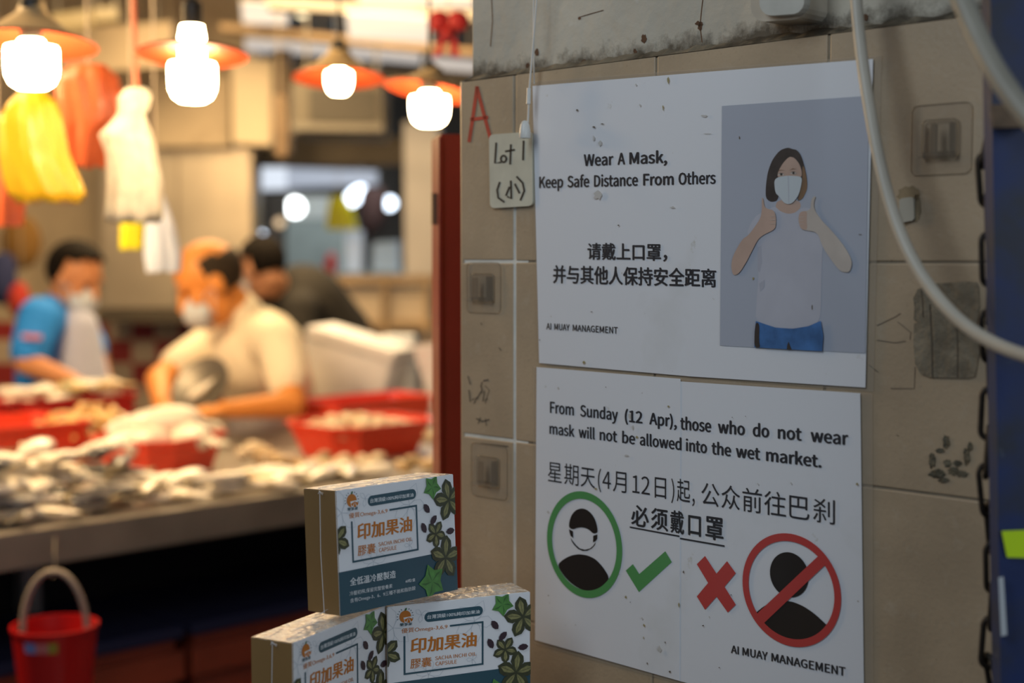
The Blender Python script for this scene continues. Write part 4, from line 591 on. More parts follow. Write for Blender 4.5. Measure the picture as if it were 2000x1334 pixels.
# ================================================================== BLUE POST AND CHAIN
M_BLUE = mat('worn_blue_paint', rgb(24, 44, 92), .45, var=.3, vscale=9, spots=[((.022, .024, .028), 9, .44, .16, .85), ((.20, .23, .26), 24, .64, .08, .7)])
t = thing('steel_post', P(2010, 1500, 1.09), 'worn blue painted steel post at the right edge behind the chain', 'post')
mb = MB(); a = [P(1932, -160, 1.085), P(2090, -160, 1.075), P(2112, 1560, 1.075), P(1958, 1560, 1.085)]; ex = lambda p, q, z: q+(p-q)*((z-q.z)/(p.z-q.z)); a = [ex(a[0], a[3], 2.7), ex(a[1], a[2], 2.7), ex(a[1], a[2], 0), ex(a[0], a[3], 0)]
dv = Vector((.0, .02, 0)); mb.hull8(a, [p+dv for p in a]); mb.build('upright', M_BLUE, parent=t)
mb = MB(); mb.prism([P(1956, 1037, 1.0825), P(2004, 1035, 1.079), P(2004, 1089, 1.079), P(1966, 1088, 1.0825)], Vector((0, -.0012, 0))); o = mb.build('sticker', mat('lime_sticker', rgb(190, 225, 20), .5), parent=t); tag(o, 'lime yellow sticker')
mb = MB(); mb.hull8([P(1950, 1128, 1.084), P(1960, 1126, 1.084), P(1967, 1240, 1.084), P(1955, 1243, 1.084)], [P(1950, 1128, 1.076), P(1960, 1126, 1.076), P(1967, 1240, 1.076), P(1955, 1243, 1.076)]); o = mb.build('clip', mat('pale_grey_plastic', (.42, .45, .47), .5), parent=t); tag(o, 'pale grey clip')
mb = MB(); mb.hull8([P(1936, 205, 1.045), P(2010, 200, 1.045), P(2010, 248, 1.045), P(1938, 250, 1.045)], [P(1936, 205, 1.084), P(2010, 200, 1.079), P(2010, 248, 1.079), P(1938, 250, 1.084)]); mb.build('shadow_block', mat('shadow_brown', (.13, .085, .05), .8, var=.4, vscale=60), parent=t)  # brown block added in place of a brownish dark shadow
# chain
mb = MB()
path = [P(x+7, y, z) for x, y, z in [(1932, 240, 1.125), (1914, 290, 1.125), (1921, 370, 1.125), (1924, 450, 1.125), (1927, 540, 1.125), (1922, 640, 1.125), (1930, 730, 1.125), (1926, 830, 1.125), (1918, 930, 1.125), (1932, 1040, 1.125), (1935, 1130, 1.125), (1934, 1200, 1.125), (1920, 1270, 1.125), (1936, 1340, 1.125), (1938, 1430, 1.125), (1938, 1520, 1.125)]]
fine = []
for a, b in zip(path, path[1:]): fine += [a.lerp(b, k/20) for k in range(20)]
acc = 0; marks = [fine[0]]
for a, b in zip(fine, fine[1:]):
    acc += (b-a).length
    if acc > .030: marks.append(b); acc = 0
rr = random.Random(2)
for i in range(len(marks)-1):
    a, b = marks[i], marks[i+1]; t_ = (b-a).normalized(); c = (a+b)/2; L_ = (b-a).length/2+.005
    s0 = t_.orthogonal().normalized(); s0.rotate(Quaternion(t_, rr.uniform(-.35, .35)))
    side = Vector((1, 0, 0)) if i % 2 else Vector((.25, 1, 0)).normalized()
    side.rotate(Quaternion(t_, rr.uniform(-.4, .4))); side = (side-t_*side.dot(t_)).normalized()
    hw = .0066; pts = []
    for k in range(9): an = math.pi*k/8; pts.append(c+side*hw*math.cos(an)+t_*(L_-hw+hw*math.sin(an)))
    for k in range(9): an = math.pi+math.pi*k/8; pts.append(c+side*hw*math.cos(an)+t_*(-(L_-hw)+hw*math.sin(an)))
    mb.tube(pts, .0024, 8, closed=True)
o = mb.build('chain', mat('dark_iron', (.035, .028, .022), .55, metal=.5, var=.3, vscale=80), smooth=True, angle=80); tag(o, 'dark rusty iron chain hanging beside the blue post', 'chain')

# ================================================================== RED CABINET BEHIND THE PILLAR
M_REDM = mat('dark_red_enamel', rgb(128, 30, 24), .38, var=.12, vscale=6, spots=[((.06, .015, .012), 30, .68, .08, .6)])
t = thing('metal_cabinet', P(875, 1990, 1.85), 'dark red metal cabinet standing behind the tiled pillar', 'cabinet')
def zy(px, py, Y): return P(px, py, Y).z
A, B, Cc = P(844, 600, 1.98), P(862, 600, 1.88), P(985, 600, 1.90)
top = zy(850, 264, 1.9)
def col(p, z): return Vector((p.x, p.y, z))
mb = MB(); poly = [A, B, Cc, Cc+Vector((.1, .35, 0)), A+Vector((.1, .35, 0))]
mb.prism([col(p, .0) for p in poly], Vector((0, 0, top)))
mb.build('body', M_REDM, parent=t)
mb = MB(); e1 = B; mb.tube([col(P(861, 600, 1.872), .3), col(P(861, 600, 1.872), top-.004)], .0025, 8); mb.build('seam', M_REDM, parent=t, smooth=True)
mb = MB(); c = P(851, 408, 1.925); mb.tube([c+Vector((0, 0, -.021)), c+Vector((0, 0, .021))], .006, 12); mb.build('hinge', mat('brown_steel', (.20, .11, .06), .5, metal=.4), parent=t, smooth=True)

# ================================================================== SACHA INCHI BOXES
BW, BH, BD = .154, .115, .046
BX = [(-.1571, 1.2841, 1.1733, .839, -.0605, .0136), (-.192, 1.2288, 1.0484, 1.0927, -.0013, -.0007), (-.1209, 1.3576, 1.0484, .4396, 0, .0012)]
def bmat(q):
    y, p, r = q[3:]
    return Matrix.Translation(Vector(q[:3])) @ (Matrix.Rotation(y, 4, 'Z') @ Matrix.Rotation(p, 4, 'X') @ Matrix.Rotation(r, 4, 'Y'))
MI = bmat(BX[0]).inverted()
def face(px, py):                        # pixel on the top box's front to that face's own metres
    o_ = MI @ CAM; d_ = (MI.to_3x3() @ ray(px, py)); t_ = -o_.y/d_.y; p_ = o_+d_*t_
    return Vector((p_.x, p_.z))
k1 = lambda x, y: face(640+x/7.407, 910+y/7.407)
k2 = lambda x, y: face(640+x/7.407, 1050+y/7.407)
def clip(poly, x0=0, x1=BW, y0=0, y1=BH):
    for ax, s_, lim in ((0, 1, x0), (0, -1, -x1), (1, 1, y0), (1, -1, -y1)):
        out = []
        for i in range(len(poly)):
            a, b = poly[i-1], poly[i]; da, db = s_*a[ax]-lim, s_*b[ax]-lim
            if (da >= 0) != (db >= 0): out.append(a+(b-a)*(da/(da-db)))
            if db >= 0: out.append(b)
        poly = out
        if not poly: break
    return poly
FILMARGS = dict(coat=.9, bump=.12, bscale=30)
bx_m = [mat('box_white_card', (.82, .85, .88), .35, coat=.5, bump=.03, bscale=25), mat('box_teal_print', rgb(48, 84, 98), .35, coat=.4), mat('box_copper_print', rgb(196, 118, 42), .35, coat=.4), mat('box_pod_dark', rgb(62, 66, 44), .4, coat=.4, var=.25, vscale=200), mat('box_pod_light', rgb(136, 134, 88), .4, coat=.4, var=.25, vscale=250),
        mat('box_leaf_green', rgb(84, 140, 68), .4, coat=.4, var=.25, vscale=120), mat('box_seed', rgb(58, 40, 50), .4, coat=.4), mat('box_line_art', (.58, .63, .68), .4, coat=.4), mat('box_white_print', (.78, .82, .84), .4, coat=.4), mat('box_leaf_dark', rgb(58, 104, 52), .4, coat=.4)]
def wrinkle(nt, tc, out, col): return out
M_GOLD = mat('box_gold_side', rgb(138, 108, 66), .4, coat=.3, var=.06, vscale=20, metal=.1)
M_TOP = mat('box_wrapped_top', (.66, .62, .56), .22, coat=1, bump=.55, bscale=120, var=.08)
art = MB(); LZ = [.0002]
def put(mi, pts2, up=None, clipit=True):
    LZ[0] += .000006
    p_ = [Vector(p) for p in pts2]
    if clipit: p_ = clip(p_)
    if len(p_) >= 3: art.cm = mi; art.add([(p.x, -LZ[0], p.y) for p in p_], [tuple(range(len(p_)))])
def puttext(mi, txt, quad, bold=0, mode='ink'):
    LZ[0] += .000006; vs, fs = quad_text(txt, quad, bold, mode); art.cm = mi; art.add([(v.x, -LZ[0]-i//NB*.000012, v.y) for i, v in enumerate(vs)], fs); LZ[0] += .00004
def k_line(mi, txt, kf, p0, p1, hb, ht, bold=0, mode='ink'):
    """bottom line p0..p1 in crop pixels, top = minus heights"""
    puttext(mi, txt, [kf(p0[0], p0[1]-hb), kf(p1[0], p1[1]-ht), kf(*p1), kf(*p0)], bold, mode)
def rect(mi, a, b, th):                  # a straight bar between two face points
    a, b = Vector(a), Vector(b); t_ = (b-a).normalized(); n_ = Vector((-t_.y, t_.x))*th/2
    put(mi, [a+n_, b+n_, b-n_, a-n_])
bandz = (k2(165, 497).y+k2(1530, 242).y)/2
# faint line drawings
def petal_line(c, r, n, rot, sq=1):
    for k in range(n):
        a = rot+2*math.pi*k/n; d = Vector((math.cos(a), math.sin(a))); s_ = Vector((-d.y, d.x))
        pts = [c+d*r*f+s_*r*g for f, g in ((0, 0), (.3, .2), (.65, .26), (1, 0), (.65, -.26), (.3, -.2), (0, 0))]
        vs, fs = ribbon2(pts, .0005); LZ[0] += .000004; art.cm = 7
        for f in fs:
            q = clip([vs[i] for i in f])
            if len(q) >= 3: art.add([(p.x, -LZ[0], p.y) for p in q], [tuple(range(len(q)))])
petal_line(k1(200, 680), .022, 5, .5); petal_line(k1(1180, 560), .022, 5, 1.1); petal_line(k2(660, 350), .017, 5, .2); petal_line(k1(540, 470), .008, 3, .3); petal_line(k2(1180, 110), .007, 3, .9)
put(1, [(0, 0), (BW, 0), (BW, bandz), (0, bandz)], clipit=False)
# badge
pa, pb = k1(635, 505), k1(1222, 408); rb = .0049
nrm = (pb-pa).normalized(); pn = Vector((-nrm.y, nrm.x)); pts = []
for k in range(11): an = -math.pi/2+math.pi*k/10; pts.append(pb+nrm*rb*math.cos(an)+pn*rb*math.sin(an))
for k in range(11): an = math.pi/2+math.pi*k/10; pts.append(pa+nrm*rb*math.cos(an)+pn*rb*math.sin(an))
put(1, pts)
k_line(8, '台灣頂級100%純印加果油', k1, (612, 540), (1238, 445), 66, 56, .012)
# title block
k_line(2, '優質Omega-3,6,9', k1, (305, 775), (862, 690), 92, 80, .004)
k_line(2, '印加果油', k1, (425, 1078), (1218, 945), 245, 222, .03)
k_line(2, '膠囊', k2, (432, 270), (688, 222), 155, 145, .012)
k_line(2, 'SACHA INCHI OIL', k2, (730, 128), (1220, 45), 58, 55, .006)
k_line(2, 'CAPSULE', k2, (738, 214), (992, 170), 62, 58, .006)
zt = (k1(890, 637).y+k1(1275, 575).y)/2; xr = (k1(1275, 575).x+k2(1303, 172).x)/2; zb = (k2(365, 343).y+k2(1303, 178).y)/2; xl = (k1(342, 800).x+k2(365, 343).x)/2
th = .0018
rect(1, (k1(890, 637).x, zt), (xr+th/2, zt), th); rect(1, (xr, zt), (xr, zb), th); rect(1, (xr+th/2, zb), (xl-th/2, zb), th); rect(1, (xl, zb), (xl, k1(342, 802).y), th)
# maker's mark: orange fruit with a slice
co = k1(342, 500); put(2, ellipse(co.x, co.y, .0060, .0060, 30))
cs = k1(382, 525)
put(0, [cs+Vector(p) for p in ((-.0052, .0012), (.0062, .0018), (.006, -.002), (.003, -.0052), (-.001, -.0055), (-.004, -.0035))])
for k in range(3):
    a0 = -2.95+k*.92; put(2, [cs+Vector((.0003, .0008))]+[cs+Vector((.0003, .0004))+Vector((.0049*math.cos(a), .0049*math.sin(a))) for a in (a0+.08, a0+.45, a0+.82)])
lf = k1(342, 395); put(9, [lf+Vector(p) for p in ((-.0012, -.0014), (-.0005, .0012), (.0014, .002), (.0012, -.0002))])
for k in range(12):
    a = math.radians(195-210*k/11)
    if abs(math.degrees(a)-90) < 14: continue
    c = co+Vector((.0081*math.cos(a), .0081*math.sin(a))); d = Vector((math.cos(a), math.sin(a))); rect(1, c-d*.0006, c+d*.0006, .0007)
k_line(1, '樂享果', k1, (280, 655), (432, 632), 52, 48, .02)
# band lettering
k_line(8, '全低溫冷壓製造', k2, (315, 700), (978, 580), 115, 112, .016)
k_line(8, '冷壓初榨,保留完整營養素', k2, (310, 845), (928, 728), 65, 62, 0)
k_line(8, '含有Omega-3、6、9三種不飽和脂肪酸', k2, (318, 955), (1262, 765), 75, 68, 0)
k_line(8, '60粒/盒', k2, (1118, 655), (1258, 630), 50, 48, .01)
# pods, leaves and seeds
def pod(c, r, rot):
    for k in range(5):
        a = rot+2*math.pi*k/5; d = Vector((math.cos(a), math.sin(a))); s_ = Vector((-d.y, d.x))
        put(3, [c+d*r*f+s_*r*g for f, g in ((-.05, 0), (.2, .17), (.5, .33), (.76, .28), (1, 0), (.76, -.28), (.5, -.33), (.2, -.17))])
        put(4, [c+d*r*f+s_*r*g for f, g in ((.08, 0), (.3, .10), (.6, .15), (.86, 0), (.6, -.13), (.3, -.10))])
        put(3, [c+d*r*f+s_*r*g for f, g in ((.1, .008), (.85, .012), (.85, -.012), (.1, -.008))])
def star(c, r, rot):
    pts = []
    for k in range(10):
        a = rot+math.pi*k/5; q = r if k % 2 == 0 else r*.62; pts.append(c+Vector((math.cos(a), math.sin(a)))*q)
    put(5, pts)
    for k in range(5):
        a = rot+2*math.pi*k/5; d = Vector((math.cos(a), math.sin(a))); s_ = Vector((-d.y, d.x)); put(9, [c, c+d*r*.5+s_*r*.14, c+d*r*.85, c+d*r*.5+s_*r*.02])
pod(k1(1745, 490), .0215, 1.75); pod(k1(1555, 985), .0140, .98); pod(k2(1695, 290), .0222, 1.45); pod(k1(120, 1075), .0165, .8)
star(k1(1500, 305), .0125, -1.5); star(k2(1500, 635), .0182, -1.9)
for x, y, kf, rot in ((1420, 615, k1, -.9), (1520, 780, k1, .75), (1380, 895, k1, -1.1), (1762, 940, k1, .05)):
    c = kf(x, y); d = Vector((math.cos(rot), math.sin(rot))); s_ = Vector((-d.y, d.x)); put(6, [c+d*.0058*f+s_*.0058*g for f, g in ((-1, 0), (-.6, .42), (0, .58), (.6, .42), (1, 0), (.6, -.42), (0, -.58), (-.6, -.42))])
labels = ['white and teal capsule box on top, tilted across the two lower boxes', 'white and teal capsule box at lower left, turned sharply away', 'white and teal capsule box at lower right against the pillar']
first = None
for i, q in enumerate(BX):
    M4 = bmat(q)
    if first is None:
        t = bpy.data.objects.new('capsule_box', None); COL.objects.link(t); ORG[t.name] = Vector((0, 0, 0)); first = t
        m_ = MB(); bm = bmesh.new(); bmesh.ops.create_cube(bm, size=1)
        for v in bm.verts: v.co = Vector(((v.co.x+.5)*BW, (v.co.y+.5)*BD, (v.co.z+.5)*BH))
        bmesh.ops.bevel(bm, geom=bm.edges[:], offset=.0007, segments=2, affect='EDGES')
        m_.bm(bm)
        ob = m_.build('carton', [bx_m[0], M_GOLD, M_TOP], parent=t)
        for p in ob.data.polygons:
            n_ = p.normal
            p.material_index = 1 if n_.x < -.7 or n_.x > .7 else (2 if n_.z > .7 else 0)
        ob = art.build('printed_front', bx_m, parent=t, fix=False); ob['label'] = 'white front printed with pods and copper lettering'
        # shrink-wrap seam down the side, with its gathered corners
        m_ = MB(); m_.tube([(-.0006, BD*.47, .001), (-.0010, BD*.5, BH*.5), (-.0006, BD*.47, BH-.001)], .00035, 6)
        rr = random.Random(4)
        for zc in (BH-.002, .002):
            for k in range(9):
                a = Vector((-.0008, BD*.48, zc)); m_.tube([a, a+Vector((rr.uniform(-.003, .006), rr.uniform(-.008, .008), rr.uniform(-.004, .004)))], .00022, 5)
        for k in range(14):
            x0 = rr.uniform(0, BW*.8); y0 = rr.uniform(.004, BD-.004); m_.tube([(x0, y0, BH+.0003), (x0+rr.uniform(.01, .03), y0+rr.uniform(-.006, .006), BH+.0004)], .0003, 5)
        m_.build('shrink_wrap', mat('shrink_wrap_film', (.85, .85, .85), .12, alpha=.5, coat=1), parent=t)
    else:
        t = copy_tree(first)
    t.matrix_world = M4
    tag(t, labels[i], 'box', 'capsule boxes')
# the table they stand on (below the frame)
t = thing('display_table', (-.1, 1.36, 0), 'plain wooden table under the capsule boxes', 'table')
mb = MB(); mb.box((-.14, 1.33, 1.0334), (.34, .26, .028), rotz(math.pi/4*0+.3), .004); mb.build('table_top', mat('plain_wood', (.30, .19, .10), .6, var=.2, vscale=6), parent=t)
for sx in (-1, 1):
    for sy in (-1, 1):
        m_ = MB(); c = Vector((-.14, 1.33, 0))+rotz(.3) @ Vector((sx*.14, sy*.1, 0)); m_.box((c.x, c.y, .51), (.03, .03, 1.02), rotz(.3), .003); m_.build('leg', MATS['plain_wood'], parent=t)

# ================================================================== FLOOR, BACK WALLS, CEILING
mb = MB(); mb.box((-1, 6, -.05), (14, 20, .1)); o = mb.build('floor', mat('wet_concrete', (.10, .095, .09), .35, var=.2, vscale=2)); tag(o, kind='structure')
def slab(name, quad, Y, thick, m, label=None, cat=None, kind=None, parent=None, Y2=None, group=None):
    """a solid board: its front outline at distance Y (Y..Y2 from left to right), its own thickness behind"""
    Y2 = Y if Y2 is None else Y2
    a = [P(quad[0][0], quad[0][1], Y), P(quad[1][0], quad[1][1], Y2), P(quad[2][0], quad[2][1], Y2), P(quad[3][0], quad[3][1], Y)]
    m_ = MB(); m_.prism(a, Vector((0, thick, 0))); o = m_.build(name, m, parent=parent); return tag(o, label, cat, group, kind)
def R4(x0, y0, x1, y1): return [(x0, y0), (x1, y0), (x1, y1), (x0, y1)]
M_BEIGE = mat('beige_paint', (.52, .42, .29), .7, var=.12, vscale=2, spots=[((.30, .22, .14), 3, .60, .1, .5)])
M_CREAM = mat('cream_panel', (.70, .58, .40), .5, var=.08, vscale=2)
M_STEEL = mat('brushed_steel', (.50, .43, .33), .32, metal=.55, var=.15, vscale=3)
M_DARK = mat('dark_brown_paint', (.060, .048, .034), .7, var=.2, vscale=3)
M_WHITE = mat('white_paint', (.72, .69, .63), .5, var=.06, vscale=4)
M_TAN = mat('tan_wood', (.46, .32, .18), .6, var=.2, vscale=8)
M_FOAM = mat('white_polystyrene', (.76, .77, .82), .8, var=.05, vscale=20, bump=.15, bscale=150)
# back wall of the stall with its chequered tiles
def checker(nt, tc, out, col):
    N = nt.nodes.new; L = nt.links.new
    c = N('ShaderNodeTexChecker'); c.inputs['Scale'].default_value = 8.2; c.inputs[1].default_value = (.33, .035, .028, 1); c.inputs[2].default_value = (.55, .44, .32, 1)
    mp = N('ShaderNodeMapping'); mp.inputs['Location'].default_value = (.03, .061, .02); L(tc.outputs['Object'], mp.inputs[0]); L(mp.outputs[0], c.inputs['Vector']); return c.outputs[0]
zB = P(300, 628, 7.4).z
mb = MB(); mb.box(((P(-500, 0, 7.4).x+P(497, 0, 7.4).x)/2, 7.46, zB/2), (P(497, 0, 7.4).x-P(-500, 0, 7.4).x, .12, zB))
o = mb.build('wall_back', mat('red_cream_check_tile', (.5, .4, .3), .3, wear=checker), origin=(0, 7.4, 0)); tag(o, kind='structure')
mb = MB(); mb.box(((P(-500, 0, 7.4).x+P(497, 0, 7.4).x)/2, 7.46, (zB+3.2)/2), (P(497, 0, 7.4).x-P(-500, 0, 7.4).x, .12, 3.2-zB))
o = mb.build('wall_back_upper', M_BEIGE, origin=(0, 7.4, zB)); tag(o, kind='structure')
mb = MB(); mb.box((0, 14.1, 1.6), (9, .12, 3.4)); o = mb.build('wall_far', mat('grey_hall_wall', (.20, .19, .17), .8, var=.2, vscale=1)); tag(o, kind='structure')
mb = MB(); mb.box((-1, 8.3, 3.28), (9, 11.8, .1)); o = mb.build('ceiling', mat('hall_ceiling', (.50, .47, .42), .8, var=.15, vscale=1)); tag(o, kind='structure')
# column between stall and hall, lintel
o = slab('column', [(788, 238), (856, 238), (856, 1090), (796, 1090)], 7.2, .3, mat('pale_column_paint', (.66, .64, .62), .6, var=.08, vscale=3), kind='structure')
o = slab('trim_2', [(492, 268), (800, 268), (800, 322), (492, 322)], 7.3, .18, M_DARK, kind='structure')
# steel cabinets and boards on the back wall
t = thing('steel_cupboard', P(350, 610, 7.1), 'wide stainless cupboard on the wall behind the masked men', 'cupboard')
slab('body', [(196, 292), (494, 292), (494, 606), (196, 606)], 7.12, .24, M_STEEL, parent=t)
for x0, x1 in ((200, 345), (349, 490)): slab('door', [(x0, 298), (x1, 298), (x1, 600), (x0, 600)], 7.09, .03, M_STEEL, parent=t)
slab('shelf_shadow', [(190, 607), (500, 607), (500, 630), (190, 630)], 6.95, .4, M_DARK, parent=t)  # dark slab standing in for the shadow below the cupboard
o = slab('wall_cabinet', [(452, 112), (532, 116), (530, 284), (455, 280)], 6.9, .28, M_CREAM, 'cream cupboard high on the wall right of the second hanging lamp', 'cupboard')
o = slab('wall_cabinet', [(300, 150), (448, 150), (448, 286), (300, 286)], 7.0, .3, M_BEIGE, 'beige cupboard high on the wall behind the second hanging lamp', 'cupboard')
for q, Y, l in (([(78, 58), (335, 42), (335, 128), (78, 150)], 6.6, 'beige hanging board near the ceiling behind the first lamp'),):
    o = slab('hanging_board', q, Y, .05, M_BEIGE, l, 'board')
slab('trim_8', [(534, 96), (566, 96), (566, 300), (534, 300)], 6.85, .1, mat('dark_riser', (.14, .10, .06), .7), kind='structure')
# air conditioner
t = thing('air_conditioner', P(657, 268, 6.2), 'grey box unit with dark grille hanging behind the third lamp', 'air conditioner')
slab('housing', [(570, 160), (746, 166), (746, 266), (570, 262)], 6.2, .35, mat('grey_beige_metal', (.125, .108, .078), .5), parent=t)
slab('grille', [(604, 172), (736, 176), (736, 238), (604, 236)], 6.19, .02, mat('dark_grille', (.055, .048, .037), .6), parent=t)
slab('tray', [(572, 240), (748, 242), (748, 256), (572, 254)], 6.12, .08, mat('grey_metal_lip', (.17, .155, .125), .4, metal=.3), parent=t)
# ceiling beams and batten lights
for i, (q, Y, m) in enumerate((([(520, -6), (935, 18), (935, 40), (520, 14)], 6.0, mat('grey_beam_paint', (.30, .28, .25), .6)), ([(430, 44), (935, 96), (935, 108), (430, 58)], 6.6, M_TAN), ([(450, 108), (935, 150), (935, 168), (450, 124)], 7.0, mat('brown_beam', (.16, .13, .09), .7)), ([(300, -10), (345, -10), (345, 300), (300, 300)], 7.2, M_BEIGE))):
    slab('trim_%d' % (i+3), q, Y, .12, m, kind='structure')
def glow(name, col, st): return mat(name, (.12, .12, .12), .5, emit=col, estr=st)
G_W = glow('warm_white_tube', (1, .94, .90), .50); G_C = glow('cool_white_tube', (.80, .88, 1), 1.05); G_A = glow('amber_lamp', (1, .55, .12), .55)
for q, Y, l in (([(470, 4), (562, 10), (560, 48), (474, 44)], 6.4, 'pale batten light at the ceiling left of the small round lamp'), ([(676, 26), (838, 36), (842, 84), (680, 74)], 5.9, 'broad pale batten light left of the red bow'), ([(478, 76), (645, 88), (645, 108), (478, 98)], 6.9, 'long thin batten light behind the third lamp cord'), ([(680, 92), (822, 106), (822, 124), (680, 112)], 6.8, 'thin batten light right of the third lamp cord'), ([(832, 112), (930, 120), (930, 140), (832, 132)], 6.7, 'short batten light under the red bow'), ([(700, -8), (925, -4), (925, 12), (700, 6)], 5.6, 'batten light at the very top beside the pillar')):
    t = thing('batten_light', P(q[3][0], q[3][1], Y), l, 'ceiling light', 'batten lights'); slab('tube', q, Y, .03, G_W, parent=t)
    slab('housing', [(q[0][0], q[0][1]-5), (q[1][0], q[1][1]-5), (q[1][0], q[1][1]+2), (q[0][0], q[0][1]+2)], Y+.032, .05, M_WHITE, parent=t)
for q, l in (([(100, 28), (172, 18), (176, 46), (104, 56)], 'longer amber light box near the ceiling behind the first lamp'), ([(180, 16), (224, 12), (226, 34), (184, 40)], 'shorter amber light box near the ceiling behind the first lamp')):
    o = slab('amber_light_box', q, 6.3, .06, G_A, l, 'ceiling light', group='amber light boxes')
def bulb_far(px, py, Y, r, m, label, rx=1, rot=0):
    m_ = MB(); m_.ell(P(px, py, Y), (r*rx, r, r), Matrix.Rotation(rot, 3, 'Y'), 16, 10); o = m_.build('hall_lamp', m, smooth=True); return tag(o, label, 'lamp', 'lamps in the hall beyond')
bulb_far(590, 18, 6.2, .034, glow('warm_round', (1, .82, .5), 3), 'small round warm lamp at the ceiling above the third lamp')
G_F = glow('far_white', (.95, 1, 1), 8); G_F2 = glow('far_blue_white', (.75, .86, 1), 6)
bulb_far(576, 405, 10.5, .066, G_F, 'round white lamp glowing in the far hall')
bulb_far(693, 383, 10.5, .050, G_F2, 'long slanted bluish white lamp in the far hall', 2.0, -.75)
bulb_far(761, 397, 10.5, .045, G_F2, 'small bluish white lamp in the far hall nearest the pale column')
bulb_far(505, 466, 9.6, .050, G_F2, 'bluish white lamp low in the far hall above the black-haired man', 1.2)
bulb_far(546, 435, 9.6, .030, glow('far_tan', (1, .68, .36), 1.2), 'faint tan lamp in the far hall')
# lit sign strip and boards in the hall
t = thing('light_strip', P(612, 370, 9.5), 'long bluish white strip light over the far hall', 'strip light')
slab('diffuser', [(492, 326), (560, 326), (560, 369), (492, 371)], 9.5, .08, glow('strip_bright', (.80, .88, 1), .85), parent=t)
slab('tube', [(560, 328), (735, 334), (735, 360), (560, 366)], 9.5, .08, glow('strip_dim', (.70, .80, 1), .42), parent=t)
o = slab('notice_board', [(535, 382), (648, 382), (648, 428), (535, 428)], 10.9, .05, mat('pale_board', (.62, .66, .62), .6), 'pale board behind the round far lamp', 'board')
o = slab('hall_partition', [(560, 430), (700, 430), (700, 545), (556, 545)], 9.4, .08, mat('teal_grey_board', (.24, .29, .28), .6, var=.1), 'teal grey partition in the far hall', 'partition')
o = slab('dark_partition', [(494, 380), (560, 380), (560, 520), (494, 520)], 9.8, .08, M_DARK, 'dark partition left of the round far lamp', 'partition')
o = slab('white_panel', [(674, 448), (708, 450), (706, 536), (674, 534)], 8.6, .04, mat('blue_white_panel', (.80, .86, .98), .5), 'narrow upright white panel in the far hall', 'panel')
o = slab('blue_white_crate', [(728, 474), (776, 470), (776, 532), (726, 530)], 8.5, .25, mat('pale_blue_plastic', (.55, .64, .74), .5), 'pale blue crate on the far rack', 'crate')
m_ = MB(); m_.blob(P(730, 415, 8.9), (.085, .06, .17), seed=8, amp=.42, sub=4); o = m_.build('hanging_jacket', mat('maroon_cloth', (.045, .018, .014), .9), smooth=True); tag(o, 'dark maroon jacket hanging beside the pale column', 'jacket')
m_ = MB(); m_.blob(P(645, 525, 8.3), (.035, .03, .10), seed=6); o = m_.build('red_bottle', mat('red_plastic', rgb(190, 40, 30), .4), smooth=True); tag(o, 'narrow red object standing on the rack end', 'bottle')
# racks and foam boxes on the right
t = thing('wooden_rack', P(745, 690, 7.0), 'wooden rack of two boards behind the polystyrene boxes', 'rack')
for y in (540, 628): slab('board', [(655, y), (846, y-2), (846, y+14), (655, y+16)], 6.9, .24, M_TAN, parent=t)
for x in (660, 752, 834): slab('post', [(x-4, 538), (x+4, 538), (x+4, 1090), (x-4, 1090)], 6.88, .05, M_TAN, parent=t)
slab('post', [(656, 538), (664, 538), (664, 1090), (656, 1090)], 7.2, .05, M_TAN, parent=t)
for x0, y0, x1, y1, l in ((672, 562, 745, 627, 'cream foam box on the upper rack board, left one'), (758, 562, 832, 627, 'cream foam box on the upper rack board beside the red cabinet')):
    tt = thing('foam_box', P((x0+x1)/2, y1, 6.95), l, 'foam box', 'foam boxes on the rack')
    slab('box', R4(x0, y0+12, x1, y1), 6.95, .22, mat('cream_foam', (.62, .52, .40), .8), parent=tt); slab('lid', R4(x0-2, y0, x1+2, y0+11), 6.94, .24, MATS['cream_foam'], parent=tt)
def obox(name, label, cat, c, size, R, m, lid=None, group=None):
    t = thing(name, c, label, cat, group); M = R
    m_ = MB(); m_.box(Vector(c)+M @ Vector((0, 0, size[2]*.42)), (size[0], size[1], size[2]*.84), M, .012); m_.build('box', m, parent=t, smooth=True)
    m_ = MB(); m_.box(Vector(c)+M @ Vector((0, 0, size[2]*.925)), (size[0]*1.02, size[1]*1.02, size[2]*.15), M, .012); m_.build('lid', lid or m, parent=t, smooth=True)
    return t
obox('polystyrene_box', 'large white polystyrene box beside the man in cream shirt', 'foam box', P(672, 797, 5.1), (.33, .28, .27), euler(0, .27, -.2), M_FOAM, group='polystyrene boxes')
obox('polystyrene_box', 'smaller white polystyrene box behind the large one', 'foam box', Vector((P(778, 655, 5.40).x, 5.40, P(720, 835, 5.33).z-.035)), (.125, .12, P(778, 655, 5.40).z-P(720, 835, 5.33).z+.035), euler(0, 0, -.1), mat('blue_white_polystyrene', (.74, .78, .84), .8), group='polystyrene boxes')
o = slab('foam_board', [(806, 676), (862, 672), (862, 800), (842, 796)], 4.75, .04, M_FOAM, 'white polystyrene board leaning beside the red cabinet', 'board')
mb = MB(); mb.box(P(720, 835, 5.33)+Vector((0, -.06, -.055)), (1.0, .42, .04), rotz(0), .004); top_ = P(720, 835, 5.33)
t = thing('packing_table', (top_.x, top_.y-.06, 0), 'table behind the counter carrying the polystyrene boxes', 'table'); mb.build('table_top', M_STEEL, parent=t)
for sx in (-.48, .48):
    for sy in (-.17, .17): m_ = MB(); m_.box((top_.x+sx, top_.y-.06+sy, (top_.z-.075)/2), (.04, .04, top_.z-.075)); m_.build('leg', M_STEEL, parent=t)
